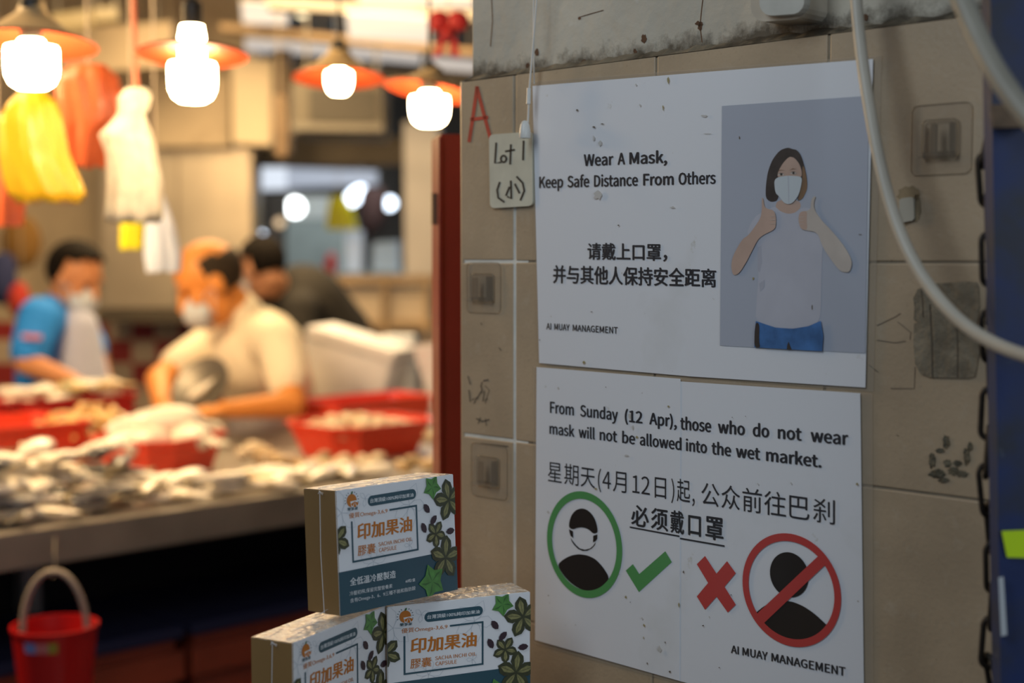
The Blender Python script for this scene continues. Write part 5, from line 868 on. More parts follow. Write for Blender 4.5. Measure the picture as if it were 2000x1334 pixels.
# clothes hung at the far left
for px, py, Y, r, c, l in ((8, 545, 6.4, (.06, .05, .13), rgb(40, 48, 90), 'navy cloth hanging at the left edge'), (36, 590, 6.3, (.05, .05, .08), rgb(170, 50, 40), 'red cloth hanging behind the man in blue'), (38, 480, 6.6, (.09, .05, .12), rgb(120, 88, 40), 'ochre brown sack hanging at the left edge')):
    m_ = MB(); m_.blob(P(px, py, Y), r, seed=int(px)); o = m_.build('hanging_cloth', mat('cloth_%d' % px, c, .9), smooth=True); tag(o, l, 'cloth', 'cloths hung at the left')

# ================================================================== HANGING LAMPS
M_SH = mat('shade_outside', (.52, .38, .20), .5); M_SI = mat('shade_orange_enamel', (.20, .028, .007), .6, spec=.15); M_BLK = mat('black_bakelite', (.02, .018, .015), .4)
M_BULB = mat('led_bulb', (.9, .9, .9), .4, emit=(1, .72, .37), estr=62)
def pendant(px, py, Y, R, ch, br, bh, label, tilt=0, neck=None, shade_y=None, lift=0):
    c = P(px, py, Y)                      # bulb centre
    t = thing('pendant_lamp', c, label, 'lamp', 'pendant lamps over the stall')
    T = Matrix.Rotation(-.10, 3, 'X') @ Matrix.Rotation(tilt, 3, 'Y')
    zt = bh/2
    m_ = MB(); nr = neck[0] if neck else br*.5; nh = neck[1] if neck else .012
    prof = [(.001, -zt), (br*.55, -zt+.002), (br*.82, -zt+.010), (br*.97, -zt+.024), (br, -zt+.036), (br, zt-.007), (br*.96, zt-.001), (nr*1.05, zt+.002), (nr, zt+.006), (nr, zt+nh*.7), (nr*.85, zt+nh)]
    m_.lathe(prof, c, n=28); m_.build('bulb', M_BULB, parent=t, smooth=True)
    sc = P(px, shade_y, Y) if shade_y is not None else c+Vector((0, 0, zt))
    sh = MB(); r0 = (nr+.004) if neck else .020
    o_ = [(R, 0), (R*.97, .003), (R*.55, ch*.35), (r0+.006, ch*.72), (r0, ch)]; i_ = [(r, z-.003) for r, z in o_]
    sh.cm = 0; sh.lathe(o_, sc, T, 40, cap=False); sh.cm = 1; sh.lathe(i_, sc, T, 40, cap=False)
    n = 40; k = 0
    sh.add([sc+T @ Vector((r*math.cos(2*math.pi*q/n), r*math.sin(2*math.pi*q/n), z)) for r, z in (o_[0], i_[0]) for q in range(n)], [(q, (q+1) % n, n+(q+1) % n, n+q) for q in range(n)], 1)
    sh.build('lamp_shade', [M_SH, M_SI], parent=t, smooth=True, fix=False)
    s0 = zt+nh; s1 = max(s0+.05, (sc.z-c.z)+ch+.01)
    m_ = MB(); m_.lathe([(.017, s0-.002), (.019, s0+.004), (.019, s1-.01), (.008, s1)], c, n=20); m_.build('socket', M_BLK, parent=t, smooth=True)
    m_ = MB(); m_.tube([c+Vector((0, 0, s1-.005)), Vector((c.x, c.y, 3.23))], .003, 8); m_.build('cord', M_BLK, parent=t, smooth=True)
pendant(62, 133, 2.5, .112, .075, .045, .074, 'hanging lamp with orange-lined shade in the top left corner, first of four', shade_y=86)
pendant(376, 162, 2.6, .100, .012, .042, .072, 'hanging lamp with long glowing neck through a flat orange shade, second of four', neck=(.023, .066), shade_y=106)
pendant(662, 163, 3.3, .107, .078, .030, .052, 'smallest hanging lamp with tan conical shade and orange lining, third of four', shade_y=152)
pendant(839, 218, 3.0, .096, .050, .040, .062, 'tilted hanging lamp next to the pillar edge, last of four', tilt=.16, shade_y=177)

# ================================================================== HANGING PLASTIC BAGS
def bag(name, rows, Y, m, label, seed=0, string=None, rip=.13, n=44, depth=.5, group='bundles of plastic bags', cat='plastic bags'):
    rn = random.Random(seed); ph = [rn.uniform(0, 6) for _ in range(4)]
    vs = []; fs = []
    # extra rows for smoothness
    rws = []
    for a, b in zip(rows, rows[1:]):
        for k in range(4): rws.append([lerp(a[q], b[q], k/4) for q in range(3)])
    rws.append(list(rows[-1]))
    for j, (py, cx, hw) in enumerate(rws):
        c = P(cx, py, Y); r = hw/FPX*Y
        for i in range(n):
            a = 2*math.pi*i/n; g = 1+rip*(.6*math.sin(5*a+ph[0]+j*.13)+.5*math.sin(9*a+ph[1]-j*.2)+.35*math.sin(14*a+ph[2]))*min(1, .4+j*.1)
            vs.append(c+Vector((r*g*math.cos(a), r*depth*g*math.sin(a), .004*math.sin(7*a+ph[3])*(j/len(rws)))))
    K = len(rws)
    for j in range(K-1):
        for i in range(n): fs.append((j*n+i, j*n+(i+1) % n, (j+1)*n+(i+1) % n, (j+1)*n+i))
    fs.append(tuple(range(n-1, -1, -1))); fs.append(tuple((K-1)*n+i for i in range(n)))
    t = thing(name, P(rows[0][1], rows[0][0], Y), label, cat, group)
    m_ = MB(); m_.add(vs, fs); m_.build('bag', m, parent=t, smooth=True, angle=70)
    top = P(rows[0][1], rows[0][0]+4, Y); e = string[0] if string else None
    m_ = MB(); m_.tube([top, Vector((top.x+(e or 0), top.y, 3.23))], string[1] if string else .0025, 8); m_.build('string', string[2] if string else mat('pale_string', (.6, .5, .38), .7), parent=t, smooth=True)
    return t
M_YEL = mat('yellow_plastic_bag', rgb(212, 170, 18), .45, coat=.15); M_ORA = mat('orange_plastic_bag', rgb(222, 104, 56), .45, coat=.15)
M_WBG = mat('white_plastic_bag', (.66, .62, .52), .45, coat=.1, var=.16, vscale=45); M_LIME = mat('lime_plastic_bag', rgb(225, 215, 20), .4)
bag('plastic_bags', [(176, 62, 20), (200, 62, 44), (232, 58, 56), (300, 66, 60), (350, 84, 66), (380, 98, 70), (394, 98, 62)], 2.78, M_YEL, 'bundle of yellow plastic bags hanging under the first lamp', 1)
bag('plastic_bags', [(126, 172, 32), (150, 168, 58), (200, 174, 62), (240, 176, 58), (262, 168, 50), (326, 164, 40)], 3.0, M_ORA, 'bundle of orange plastic bags hanging behind the yellow bundle', 2)
bag('plastic_bags', [(235, -4, 26), (320, 8, 30), (400, 8, 36), (440, 8, 34)], 2.95, M_ORA, 'bundle of orange plastic bags cut by the left edge below the yellow bundle', 3)
bag('plastic_bags', [(172, 266, 20), (190, 264, 30), (212, 262, 28), (226, 256, 26), (262, 246, 48), (300, 258, 46), (360, 266, 52), (424, 262, 56), (432, 262, 48)], 2.82, M_WBG, 'bundle of white plastic bags hanging from a pink string', 4, string=(-.02, .005, mat('pink_string', rgb(220, 120, 90), .7)))
bag('plastic_bags', [(380, 304, 16), (440, 314, 27), (500, 320, 34), (530, 320, 32)], 3.25, mat('blue_white_plastic_bag', (.60, .68, .88), .35, coat=.3), 'small bluish white bag hanging right of the white bundle', 5)
bag('plastic_bags', [(418, 260, 20), (440, 259, 22), (486, 258, 23)], 3.3, M_LIME, 'small square yellow bag hanging under the white bundle', 6)
bag('plastic_bags', [(384, 660, 14), (410, 664, 24), (448, 668, 30)], 8.2, M_LIME, 'lime yellow bag hanging in the far hall', 7)
bag('plastic_bags', [(186, 545, 10), (250, 548, 15), (306, 550, 9)], 5.2, mat('tan_plastic_bag', (.50, .36, .22), .5), 'narrow tan bag hanging left of the air conditioner', 8)
t = thing('ribbon_bow', P(876, 60, 3.5), 'red ribbon bow hanging by the pillar top', 'bow')
M_RIB = mat('red_ribbon', rgb(190, 40, 40), .5)
for sx in (-1, 1):
    m_ = MB(); c = P(876, 62, 3.5); m_.add([], []); m_.ell(c+Vector((sx*.024, 0, .026)), (.028, .012, .026), euler(0, sx*.6, 0), 16, 10); m_.build('loop', M_RIB, parent=t, smooth=True)
    m_ = MB(); m_.prism([c+Vector((sx*.004, 0, .004)), c+Vector((sx*.016, 0, 0)), c+Vector((sx*.034-.006, 0, -.062)), c+Vector((sx*.010-.006, 0, -.056))], Vector((0, .004, 0))); m_.build('tail', M_RIB, parent=t)
m_ = MB(); m_.ell(P(876, 62, 3.49), (.012, .012, .013), None, 12, 8); m_.build('knot', M_RIB, parent=t, smooth=True)
m_ = MB(); c = P(876, 58, 3.5); m_.tube([c, Vector((c.x, c.y, 3.23))], .0015, 6); m_.build('string', MATS['pale_string'], parent=t)

# what holds the hanging things up: rods and cords to the ceiling, a rack for the hall things
M_ROD = mat('thin_grey_rod', (.22, .20, .17), .5)
def hang(o, pts, r=.006, name='hanger'):
    ORG.setdefault(o.name, o.location.copy())
    for p in pts:
        m_ = MB(); m_.tube([p, Vector((p.x, p.y, 3.235))], r, 8); m_.build(name, M_ROD, parent=o, smooth=True)
for o in [x for x in COL.objects if x.parent is None]:
    n = o.name.split('.')[0]
    if n in ('batten_light', 'amber_light_box', 'hanging_board', 'air_conditioner', 'light_strip', 'hall_lamp', 'hanging_jacket', 'hanging_cloth'):
        g = [o]+[c for c in COL.objects if c.parent == o]; g = [x for x in g if x.type == 'MESH']
        co = [ORG[x.name]+v.co for x in g for v in x.data.vertices]
        x0, x1 = min(v.x for v in co), max(v.x for v in co); y0, y1 = min(v.y for v in co), max(v.y for v in co); z1 = max(v.z for v in co)
        ym = (y0+y1)/2
        if n in ('hall_lamp', 'hanging_jacket', 'hanging_cloth'):
            top = max(co, key=lambda v: v.z); hang(o, [top+Vector((0, 0, -.012))], .003, 'cord')
        else:
            tl = max((v for v in co if v.x < lerp(x0, x1, .2)), key=lambda v: v.z).z; tr = max((v for v in co if v.x > lerp(x0, x1, .8)), key=lambda v: v.z).z
            hang(o, [Vector((lerp(x0, x1, .12), ym, tl-.012)), Vector((lerp(x0, x1, .88), ym, tr-.012))], .006, 'hanger')
t = thing('hall_rack', P(715, 545, 8.5), 'grey rack in the far hall holding the white panel and pale crate', 'rack')
slab('board', [(610, 533), (800, 533), (800, 545), (610, 545)], 8.2, .6, MATS['teal_grey_board'], parent=t)
for x in (614, 796): slab('post', [(x-4, 545), (x+4, 545), (x+4, 990), (x-4, 990)], 8.25, .05, MATS['teal_grey_board'], parent=t)
nb = bpy.data.objects['notice_board']
for x in (545, 638): slab('post', [(x-3, 428), (x+3, 428), (x+3, 882), (x-3, 882)], 10.9, .05, M_ROD, parent=nb)

# ================================================================== THE COUNTER
CZ = .95
E0 = H(0, 1045, CZ); EE = Vector((SQ, SQ, 0)); BB = Vector((-SQ, SQ, 0)); RC = rotz(math.pi/4)
def CT(t, d, z=CZ): p = E0+EE*t+BB*d; return Vector((p.x, p.y, z))
M_CNT = mat('worn_counter_steel', (.36, .335, .30), .42, metal=.35, var=.15, vscale=4, spots=[((.18, .15, .11), 6, .60, .1, .4)])
t = thing('fish_counter', CT(.9, .5, 0), 'long steel fishmonger counter running away behind the capsule boxes', 'counter')
mb = MB(); mb.box(CT(.75, .525, CZ-.02), (4.1, 1.05, .04), RC, .004); mb.build('counter_top', M_CNT, parent=t)
mb = MB(); mb.box(CT(.75, -.004, CZ-.036), (4.1, .012, .076), RC, .003); mb.build('front_lip', mat('shaded_counter_edge', (.235, .21, .18), .5, metal=.25, var=.2, vscale=5), parent=t)  # darker than the top: the lip's shade is put into its colour
for tt in (-1.1, .3, 1.7):
    for dd in (.5, .95): m_ = MB(); m_.box(CT(tt, dd, .455), (.045, .045, .91), RC); m_.build('leg', M_CNT, parent=t)
mb = MB(); mb.box(CT(.75, .56, .5), (4.0, .02, .8), RC); mb.build('shade_panel', mat('black_shade', (.008, .008, .008), .9), parent=t)  # black panel added to give the darkness under the counter
# red-brown crates stored under the counter
M_CR = mat('red_brown_plastic', (.30, .055, .022), .55, var=.2, vscale=5); M_NAVY = mat('navy_sheet', (.02, .024, .07), .7)
def slatcrate(c, size, label):
    t = thing('storage_crate', c, label, 'crate', 'crates under the counter')
    m_ = MB(); m_.box(Vector(c)+Vector((0, 0, size[2]/2)), (size[0]-.03, size[1]-.03, size[2]), RC, .006)
    m_.build('body', M_CR, parent=t)
    m_ = MB()
    for k in range(5): m_.box(Vector(c)+Vector((0, 0, size[2]*(k+.5)/5)), (size[0], size[1], size[2]*.11), RC, .004)
    m_.build('rib', M_CR, parent=t)
    m_ = MB(); m_.box(Vector(c)+Vector((0, 0, size[2]+.016)), (size[0], size[1], .03), RC, .006); m_.build('lid', M_NAVY, parent=t)
for k, (tt, l) in enumerate(((.20, 'red-brown slatted crate under the counter beside the red bucket'), (.82, 'red-brown slatted crate under the counter, middle one'), (1.44, 'red-brown slatted crate under the counter behind the capsule boxes'))):
    slatcrate(CT(tt, .33, 0), (.60, .40, .62), l)
# red bucket on the counter's edge
bc = P(107, 1222, 2.70); t = thing('bucket', Vector((bc.x, bc.y, bc.z-.17)), 'small red bucket with grey handle hanging from the counter edge', 'bucket')
M_BK = mat('red_bucket_plastic', rgb(176, 22, 24), .35)
mb = MB(); mb.lathe([(.060, -.165), (.064, -.163), (.079, -.004), (.082, -.004), (.082, .003), (.077, .003), (.0765, -.004), (.061, -.158), (.001, -.158)], bc, n=36); mb.build('pail', M_BK, parent=t, smooth=True)
mb = MB(); mb.tube([bc+Vector((.062*math.cos(a), 0, -.012+.118*math.sin(a)+(.0 if math.sin(a) > .0 else 0))) for a in [math.pi*k/16 for k in range(17)]], .0065, 10); mb.build('handle', mat('grey_handle', (.30, .26, .22), .5), parent=t, smooth=True)
mb = MB(); mb.tube([bc+Vector((0, 0, .113)), bc+Vector((0, 0, .100)), bc+Vector((0, -.008, .095))], .002, 6); hk = CT(.06, -.012, CZ-.03)
mb.tube([bc+Vector((0, 0, .10)), bc+Vector((0, .0, .15)), Vector((bc.x, bc.y, CZ-.07)), P(107, 1050, 2.86)], .002, 6, smooth=1); mb.build('wire_hook', mat('dull_wire', (.2, .18, .16), .5, metal=.5), parent=t, smooth=True)
for a0, a1, m in ((-2.02, -1.72, mat('sticker_blue', rgb(110, 130, 190), .5)), (-1.72, -1.42, mat('sticker_pink', rgb(190, 110, 110), .5)), (-1.42, -1.20, mat('sticker_olive', rgb(150, 140, 50), .5))):
    m_ = MB(); q = []
    for k in range(5):
        a = lerp(a0, a1, k/4); q.append((a, .0785-.0006, -.018)); 
    vs = [bc+Vector((r*math.cos(a), r*math.sin(a), z)) for z, r in ((-.014, .0795), (-.034, .0778)) for a in [lerp(a0, a1, k/4) for k in range(5)]]
    m_.add(vs, [(k, k+1, 5+k+1, 5+k) for k in range(4)]); m_.build('sticker', m, parent=t, fix=False)

# ------------------------------------------------ crates and basins
M_RB = mat('red_basin_plastic', rgb(226, 66, 38), .4, coat=.2); M_RB2 = mat('dark_red_crate_plastic', rgb(176, 30, 30), .45)
def basin(name, c, sx, sy, h, m, label, rot=math.pi/4, flare=1.25, slots=False, cat='basin', group=None, oct_=.2):
    t = thing(name, c, label, cat, group); R = rotz(rot); c = Vector(c)
    def ringpts(k, z):
        x, y, q = sx/2*k, sy/2*k, min(sx, sy)*oct_*k
        return [c+R @ Vector((px_, py_, z)) for px_, py_ in ((x-q, -y), (x, -y+q), (x, y-q), (x-q, y), (-x+q, y), (-x, y-q), (-x, -y+q), (-x+q, -y))]
    lv = [(1/flare, 0), (1, h), (1.04, h), (1.04, h-.008), (1.015, h-.008)]
    m_ = MB(); rings = [ringpts(1/flare, 0), ringpts(1, h-.006), ringpts(1.05, h-.006), ringpts(1.05, h), ringpts(.975, h), ringpts(1/flare*.97, .006)]
    vs = [p for r in rings for p in r]; fs = []
    for j in range(len(rings)-1):
        for i in range(8): fs.append((j*8+i, j*8+(i+1) % 8, (j+1)*8+(i+1) % 8, (j+1)*8+i))
    fs.append(tuple(range(7, -1, -1))); fs.append(tuple(40+i for i in range(8)))
    m_.add(vs, fs); m_.build('tub', m, parent=t)
    m_ = MB()
    for z in ((.3, .55, .8) if slots else (.72,)):
        k = lerp(1/flare, 1, z)*1.012; m_.tube(ringpts(k, h*z), .004, 6, closed=True)
    if slots:
        for i in range(24):
            f = i/24*8; a = int(f); g = f-a; b0, b1 = ringpts(1/flare*1.01, .004), ringpts(1.005, h-.008)
            m_.tube([b0[a].lerp(b0[(a+1) % 8], g), b1[a].lerp(b1[(a+1) % 8], g)], .003, 5)
    m_.build('rib', m, parent=t)
    return t
basin('fish_crate', H(8, 909, CZ), .36, .30, .12, M_RB, 'red slatted crate on the counter at the left edge', flare=1.12, slots=True, cat='crate', group='red crates of seafood', oct_=.08)
basin('basin', H(312, 922, CZ), .30, .26, .10, M_RB, 'red basin heaped with white squid on the counter', rot=math.pi/4+.35, group='red basins of seafood')
basin('basin', H(706, 884, CZ), .37, .30, .095, M_RB, 'red basin of shellfish on the counter behind the capsule boxes', group='red basins of seafood')
basin('fish_crate', H(716, 846, CZ), .40, .20, .115, M_RB, 'red crate at the back of the counter before the polystyrene box', cat='crate', flare=1.1, oct_=.08, group='red crates of seafood')
basin('basin', H(178, 893, CZ), .27, .23, .085, M_RB, 'red basin heaped with prawns between the slatted crate and the squid', group='red basins of seafood')
# second table at the left, before the man in blue
t = thing('work_table', CT(.25, 1.4, 0), 'steel work table in front of the man in blue', 'table')
mb = MB(); mb.box(CT(.15, 1.42, .97), (1.7, .62, .04), RC, .004); mb.build('table_top', M_CNT, parent=t)
for tt in (-.6, .92):
    for dd in (1.16, 1.68): m_ = MB(); m_.box(CT(tt, dd, .475), (.04, .04, .95), RC); m_.build('leg', M_CNT, parent=t)
basin('fish_crate', CT(.36, 1.27, .992), .44, .26, .10, M_RB2, 'dark red crate on the work table at the left edge', cat='crate', flare=1.06, oct_=.08, group='red crates of seafood')
basin('fish_crate', CT(.80, 1.27, .992), .36, .26, .10, M_RB2, 'dark red crate on the work table before the man in blue', cat='crate', flare=1.06, oct_=.08, group='red crates of seafood')

# ------------------------------------------------ fish and shellfish
def fish_mesh(name, L, m, seed=0, deep=.15, wide=.09):
    rn = random.Random(seed); m_ = MB(); n = 14; rings = []; vs = []; fs = []
    xs = [0, .03, .09, .18, .32, .48, .64, .78, .87, .92]; hs = [.08, .35, .66, .9, 1, .95, .72, .42, .26, .22]
    for x, hh in zip(xs, hs):
        for i in range(n): a = 2*math.pi*i/n; vs.append(Vector((x*L-L/2, wide*L*hh*math.cos(a), deep*L*hh*math.sin(a)+.02*L*math.sin(x*3))))
    for j in range(len(xs)-1):
        for i in range(n): fs.append((j*n+i, j*n+(i+1) % n, (j+1)*n+(i+1) % n, (j+1)*n+i))
    fs.append(tuple(range(n-1, -1, -1))); fs.append(tuple((len(xs)-1)*n+i for i in range(n)))
    m_.cm = 0; m_.add(vs, fs)
    z0 = .02*L*math.sin(2.7)
    m_.cm = 1
    m_.prism([Vector((.40*L, -.004, z0)), Vector((.52*L, -.004, z0+.11*L)), Vector((.47*L, -.004, z0)), Vector((.52*L, -.004, z0-.11*L))], Vector((0, .008*1, 0)))
    m_.prism([Vector((-.12*L, -.003, deep*L*.9)), Vector((.02*L, -.003, deep*L*1.35)), Vector((.18*L, -.003, deep*L*.8))], Vector((0, .006, 0)))
    return m_, n
F_SIL = mat('silver_fish_skin', (.78, .74, .66), .3, metal=.15, coat=.5, var=.2, vscale=30); F_WHT = mat('white_fish_skin', (.88, .82, .70), .35, coat=.5, var=.12, vscale=25)
F_DRK = mat('dark_fish_skin', (.075, .075, .085), .3, coat=.5, var=.4, vscale=25); F_FIN = mat('fish_fin', (.40, .33, .2), .4); F_YEL = mat('yellow_fish_skin', (.70, .50, .20), .4, coat=.4, var=.2, vscale=30); F_PNK = mat('pink_fish_flesh', (.72, .48, .36), .4, coat=.4)
protos = {}
for key, L, mm, l in (('s', .17, F_SIL, 'silver fish'), ('w', .15, F_WHT, 'pale white fish'), ('d', .17, F_DRK, 'dark grey fish'), ('y', .12, F_YEL, 'yellowish fish')):
    m_, _ = fish_mesh('fish', L, mm, hash(key) % 50); protos[key] = (m_, mm, l)
def free(p, lst, r):
    return all((p-q).length > r for q in lst)
first_of = {}
def lay(key, p, R, where, group):
    m_, mm, l = protos[key]
    if key not in first_of:
        o = m_.build('fish', [mm, F_FIN], smooth=True, origin=(0, 0, 0), angle=70); first_of[key] = o
    else:
        o = first_of[key].copy(); COL.objects.link(o)
    o.matrix_world = Matrix.Translation(p) @ R.to_4x4()
    tag(o, l+' '+where, 'fish', group); return o
rn = random.Random(21); spots = []
bsq = H(312, 922, CZ)
for _ in range(1500):
    tt, dd = rn.uniform(-.12, 1.0), rn.uniform(.05, .42)
    if dd > .22 and tt > .22: continue
    p = CT(tt, dd, CZ)
    if (p-bsq).length < .235: continue
    lv = rn.choice((0, 1, 1, 2, 2, 3, 4)) if dd > .11 and tt < .38 else rn.choice((0, 0, 1) if tt < .6 else (0,))
    p.z = CZ+.020+.026*lv
    if free(p, spots, .047):
        spots.append(p)
        key = rn.choice('sswwwwwdd' if tt < .5 else 'swwwyy')
        lay(key, p, rotz(rn.uniform(-1.1, 1.1)+math.pi/4+(math.pi if rn.random() < .5 else 0)) @ euler(math.pi/2+rn.uniform(-.5, .5), rn.uniform(-.35, .35), 0), 'lying in the heap along the front of the counter', 'fish heaped along the counter front')
    if len(spots) > 135: break
# more seafood towards the pillar
lumps = []
M_SF = [mat('clam_shell_tan', (.52, .36, .18), .45, coat=.3, var=.3, vscale=60), mat('clam_shell_cream', (.70, .58, .40), .45, coat=.3, var=.2, vscale=60), mat('clam_shell_brown', (.30, .19, .09), .45, coat=.3, var=.3, vscale=60)]
cl = []
for k in range(3):
    m_ = MB(); m_.ell((0, 0, .010), (.027, .021, .0115), None, 16, 8); m_.ell((.004, 0, .013), (.020, .016, .0105), None, 14, 8)
    o = m_.build('clam', M_SF[k], smooth=True, origin=(0, 0, 0)); cl.append([o, 0])
def clam(p, k, where, group, s=1):
    o, used = cl[k]
    if used: o = o.copy(); COL.objects.link(o)
    cl[k][1] = 1
    o.matrix_world = Matrix.Translation(p) @ euler(rn.uniform(-.4, .4), rn.uniform(-.4, .4), rn.uniform(0, 6)).to_4x4() @ Matrix.Scale(s, 4)
    tag(o, ('tan', 'cream', 'brown')[k]+' clam '+where, 'clam', group)
sp = []
for _ in range(2500):
    tt, dd = rn.uniform(.92, 2.2), rn.uniform(.06, .62)
    p = CT(tt, dd, CZ+rn.choice((0, 0, .012)))
    if (p-H(706, 884, CZ)).length < .27: continue
    if free(p, sp, .040): sp.append(p); clam(p, rn.choice((0, 0, 1, 1, 2)), 'scattered on the counter past the fish heap', 'clams loose on the counter', rn.uniform(1, 1.3))
    if len(sp) > 120: break
bcn = H(706, 884, CZ); sp = []
for _ in range(900):
    v = Vector((rn.uniform(-.15, .15), rn.uniform(-.11, .11), 0)); p = bcn+RC @ v; p.z = CZ+.062+.03*(1-abs(v.x)/.15)*rn.random()
    if free(p, sp, .036): sp.append(p); clam(p, rn.choice((0, 1, 1)), 'in the red basin behind the capsule boxes', 'clams in the basin')
    if len(sp) > 44: break
# squid in the left basin
sq0 = None; bcn = H(312, 922, CZ)
for k, (x, y, z, a, s) in enumerate(((-.07, -.02, .085, .3, 1.1), (.04, -.05, .09, -.5, 1.15), (.0, .05, .095, .1, 1.1), (-.05, .03, .115, .7, 1), (.06, .02, .115, -.2, 1.1), (.01, -.02, .13, .35, 1.2), (-.08, -.06, .08, 1.2, .9))):
    if sq0 is None:
        t = thing('squid', (0, 0, 0), '', 'squid'); m_ = MB(); m_.lathe([(.002, -.085), (.022, -.06), (.032, -.01), (.033, .03), (.026, .06), (.017, .068)], (0, 0, 0), Matrix.Rotation(math.pi/2, 3, 'Y'), 18); m_.build('mantle', F_WHT, parent=t, smooth=True)
        m_ = MB()
        for j in range(6): yy = -.014+.0056*j; m_.tube([(.062, yy*.6, 0), (.09, yy*1.2, -.006), (.115, yy*2+.004*math.sin(j*2), -.012)], [.004, .003, .0015], 6)
        m_.build('arms', F_WHT, parent=t, smooth=True); sq0 = t
    else: t = copy_tree(sq0)
    p = bcn+RC @ Vector((x, y, 0)); p.z = CZ+z+.004
    t.matrix_world = Matrix.Translation(p) @ rotz(a).to_4x4() @ Matrix.Scale(s, 4)
    tag(t, 'white squid heaped in the red basin', 'squid', 'squid in the basin')
# prawns in the left crate
pr0 = None; c0 = H(178, 893, CZ); sp = []
for _ in range(1600):
    v = Vector((rn.uniform(-.12, .12), rn.uniform(-.10, .10), 0)); p = c0+RC @ v; hh = 1-v.length/.16; p.z = CZ+.066+max(0, hh)*.085*rn.random()
    if not free(p, sp, .030): continue
    sp.append(p)
    if pr0 is None:
        m_ = MB(); m_.tube([(-.03, 0, 0), (-.018, .006, .004), (0, .009, .006), (.016, .004, .006), (.027, -.006, .004)], [.006, .009, .0095, .007, .003], 10, smooth=1)
        pr0 = m_.build('prawn', mat('yellow_pink_prawn', (.78, .52, .20), .35, coat=.4, var=.25, vscale=70), smooth=True, origin=(0, 0, 0)); o = pr0
    else: o = pr0.copy(); COL.objects.link(o)
    o.matrix_world = Matrix.Translation(p) @ euler(rn.uniform(-.5, .5), rn.uniform(-.5, .5), rn.uniform(0, 6)).to_4x4() @ Matrix.Scale(1.3, 4)
    tag(o, 'yellowish prawn heaped in the basin between crate and squid', 'prawn', 'prawns in the basin')
    if len(sp) > 75: break
# pale fish on the work table crates
for k, (tc_, kk) in enumerate(((.36, 'left'), (.80, 'right'))):
    sp = []
    for _ in range(500):
        v = Vector((rn.uniform(-.17, .17), rn.uniform(-.09, .09), 0)); p = CT(tc_, 1.27, 0)+RC @ v; p.z = 1.085+rn.random()*.035
        if free(p, sp, .045):
            sp.append(p); lay(rn.choice('wwy'), p, rotz(rn.uniform(0, 6)) @ euler(math.pi/2, 0, 0), 'in the dark red crate at the left edge' if k == 0 else 'in the dark red crate before the man in blue', 'fish in the dark red crates')
        if len(sp) > 15: break
# crumpled carrier bags on the work table
for px, py, r, m, l in ((212, 775, .045, M_WBG, 'crumpled white carrier bag at the right end of the work table'), (140, 770, .038, mat('green_net', rgb(96, 140, 96), .6), 'crumpled green net bag on the work table')):
    m_ = MB(); c = P(px, py, 4.35); c.z = max(c.z, 1.0+r*.9); m_.blob(c, (r, r*.9, r*1.05), seed=px, amp=.35, sub=4); o = m_.build('carrier_bag', m, smooth=True); tag(o, l, 'bag')

# ================================================================== PEOPLE
SK1 = mat('warm_skin', rgb(226, 148, 72), .5, var=.05, vscale=20); SK2 = mat('tan_skin', rgb(205, 140, 95), .5, var=.05, vscale=20); SK3 = mat('light_brown_skin', rgb(196, 140, 104), .5)
HAIR = mat('black_hair', (.008, .006, .005), .75, var=.3, vscale=80, bump=.5, bscale=150, spec=.12); GREYH = mat('dark_grey_hair', (.040, .030, .022), .7, var=.4, vscale=80, bump=.5, bscale=150, spec=.15)
MASK = mat('surgical_mask', (.62, .70, .80), .8)
def fuse(mb_, name, m, parent, voxel, smooth=4):
    o = mb_.build(name, m, parent=parent, smooth=True, fix=True)
    md = o.modifiers.new('r', 'REMESH'); md.mode = 'VOXEL'; md.voxel_size = voxel; md.use_smooth_shade = True
    if smooth: sm = o.modifiers.new('s', 'SMOOTH'); sm.iterations = smooth; sm.factor = .5
    dg = bpy.context.evaluated_depsgraph_get(); dg.update()
    me = bpy.data.meshes.new_from_object(o.evaluated_get(dg)); o.modifiers.clear(); old = o.data; o.data = me; bpy.data.meshes.remove(old)
    me.materials.clear(); me.materials.append(m); me.name = name
    for p in me.polygons: p.use_smooth = True
    return o
def hand(mb_, wr, dirn, up, s=1, curl=.6, side=1):
    """palm, four unequal bent fingers and a thumb from its side; dirn points along the hand, up out of its back"""
    d = Vector(dirn).normalized(); u = (Vector(up)-d*Vector(up).dot(d)).normalized(); l = d.cross(u)*side
    R = Matrix((l, d, u)).transposed()
    mb_.ell(wr+d*.045*s, (.040*s, .052*s, .017*s), R, 16, 10)
    for k, (off, ln) in enumerate(((-.030, .064), (-.010, .074), (.011, .070), (.030, .054))):
        a = wr+d*.082*s+l*off*s; b = a+(d*math.cos(curl*.5)-u*math.sin(curl*.5))*ln*.5*s; c = b+(d*math.cos(curl*1.4)-u*math.sin(curl*1.4))*ln*.5*s
        mb_.capsule(wr+d*.05*s+l*off*.8*s, a, .0095*s, .0088*s, 10); mb_.capsule(a, b, .0088*s, .008*s, 10); mb_.capsule(b, c, .008*s, .0068*s, 10)
    a = wr+d*.025*s-l*.030*s; b = a+(d*.6-l*.75-u*.25)*.045*s; c = b+(d*.85-l*.2-u*.45)*.034*s
    mb_.capsule(a, b, .012*s, .0098*s, 10); mb_.capsule(b, c, .0098*s, .008*s, 10)
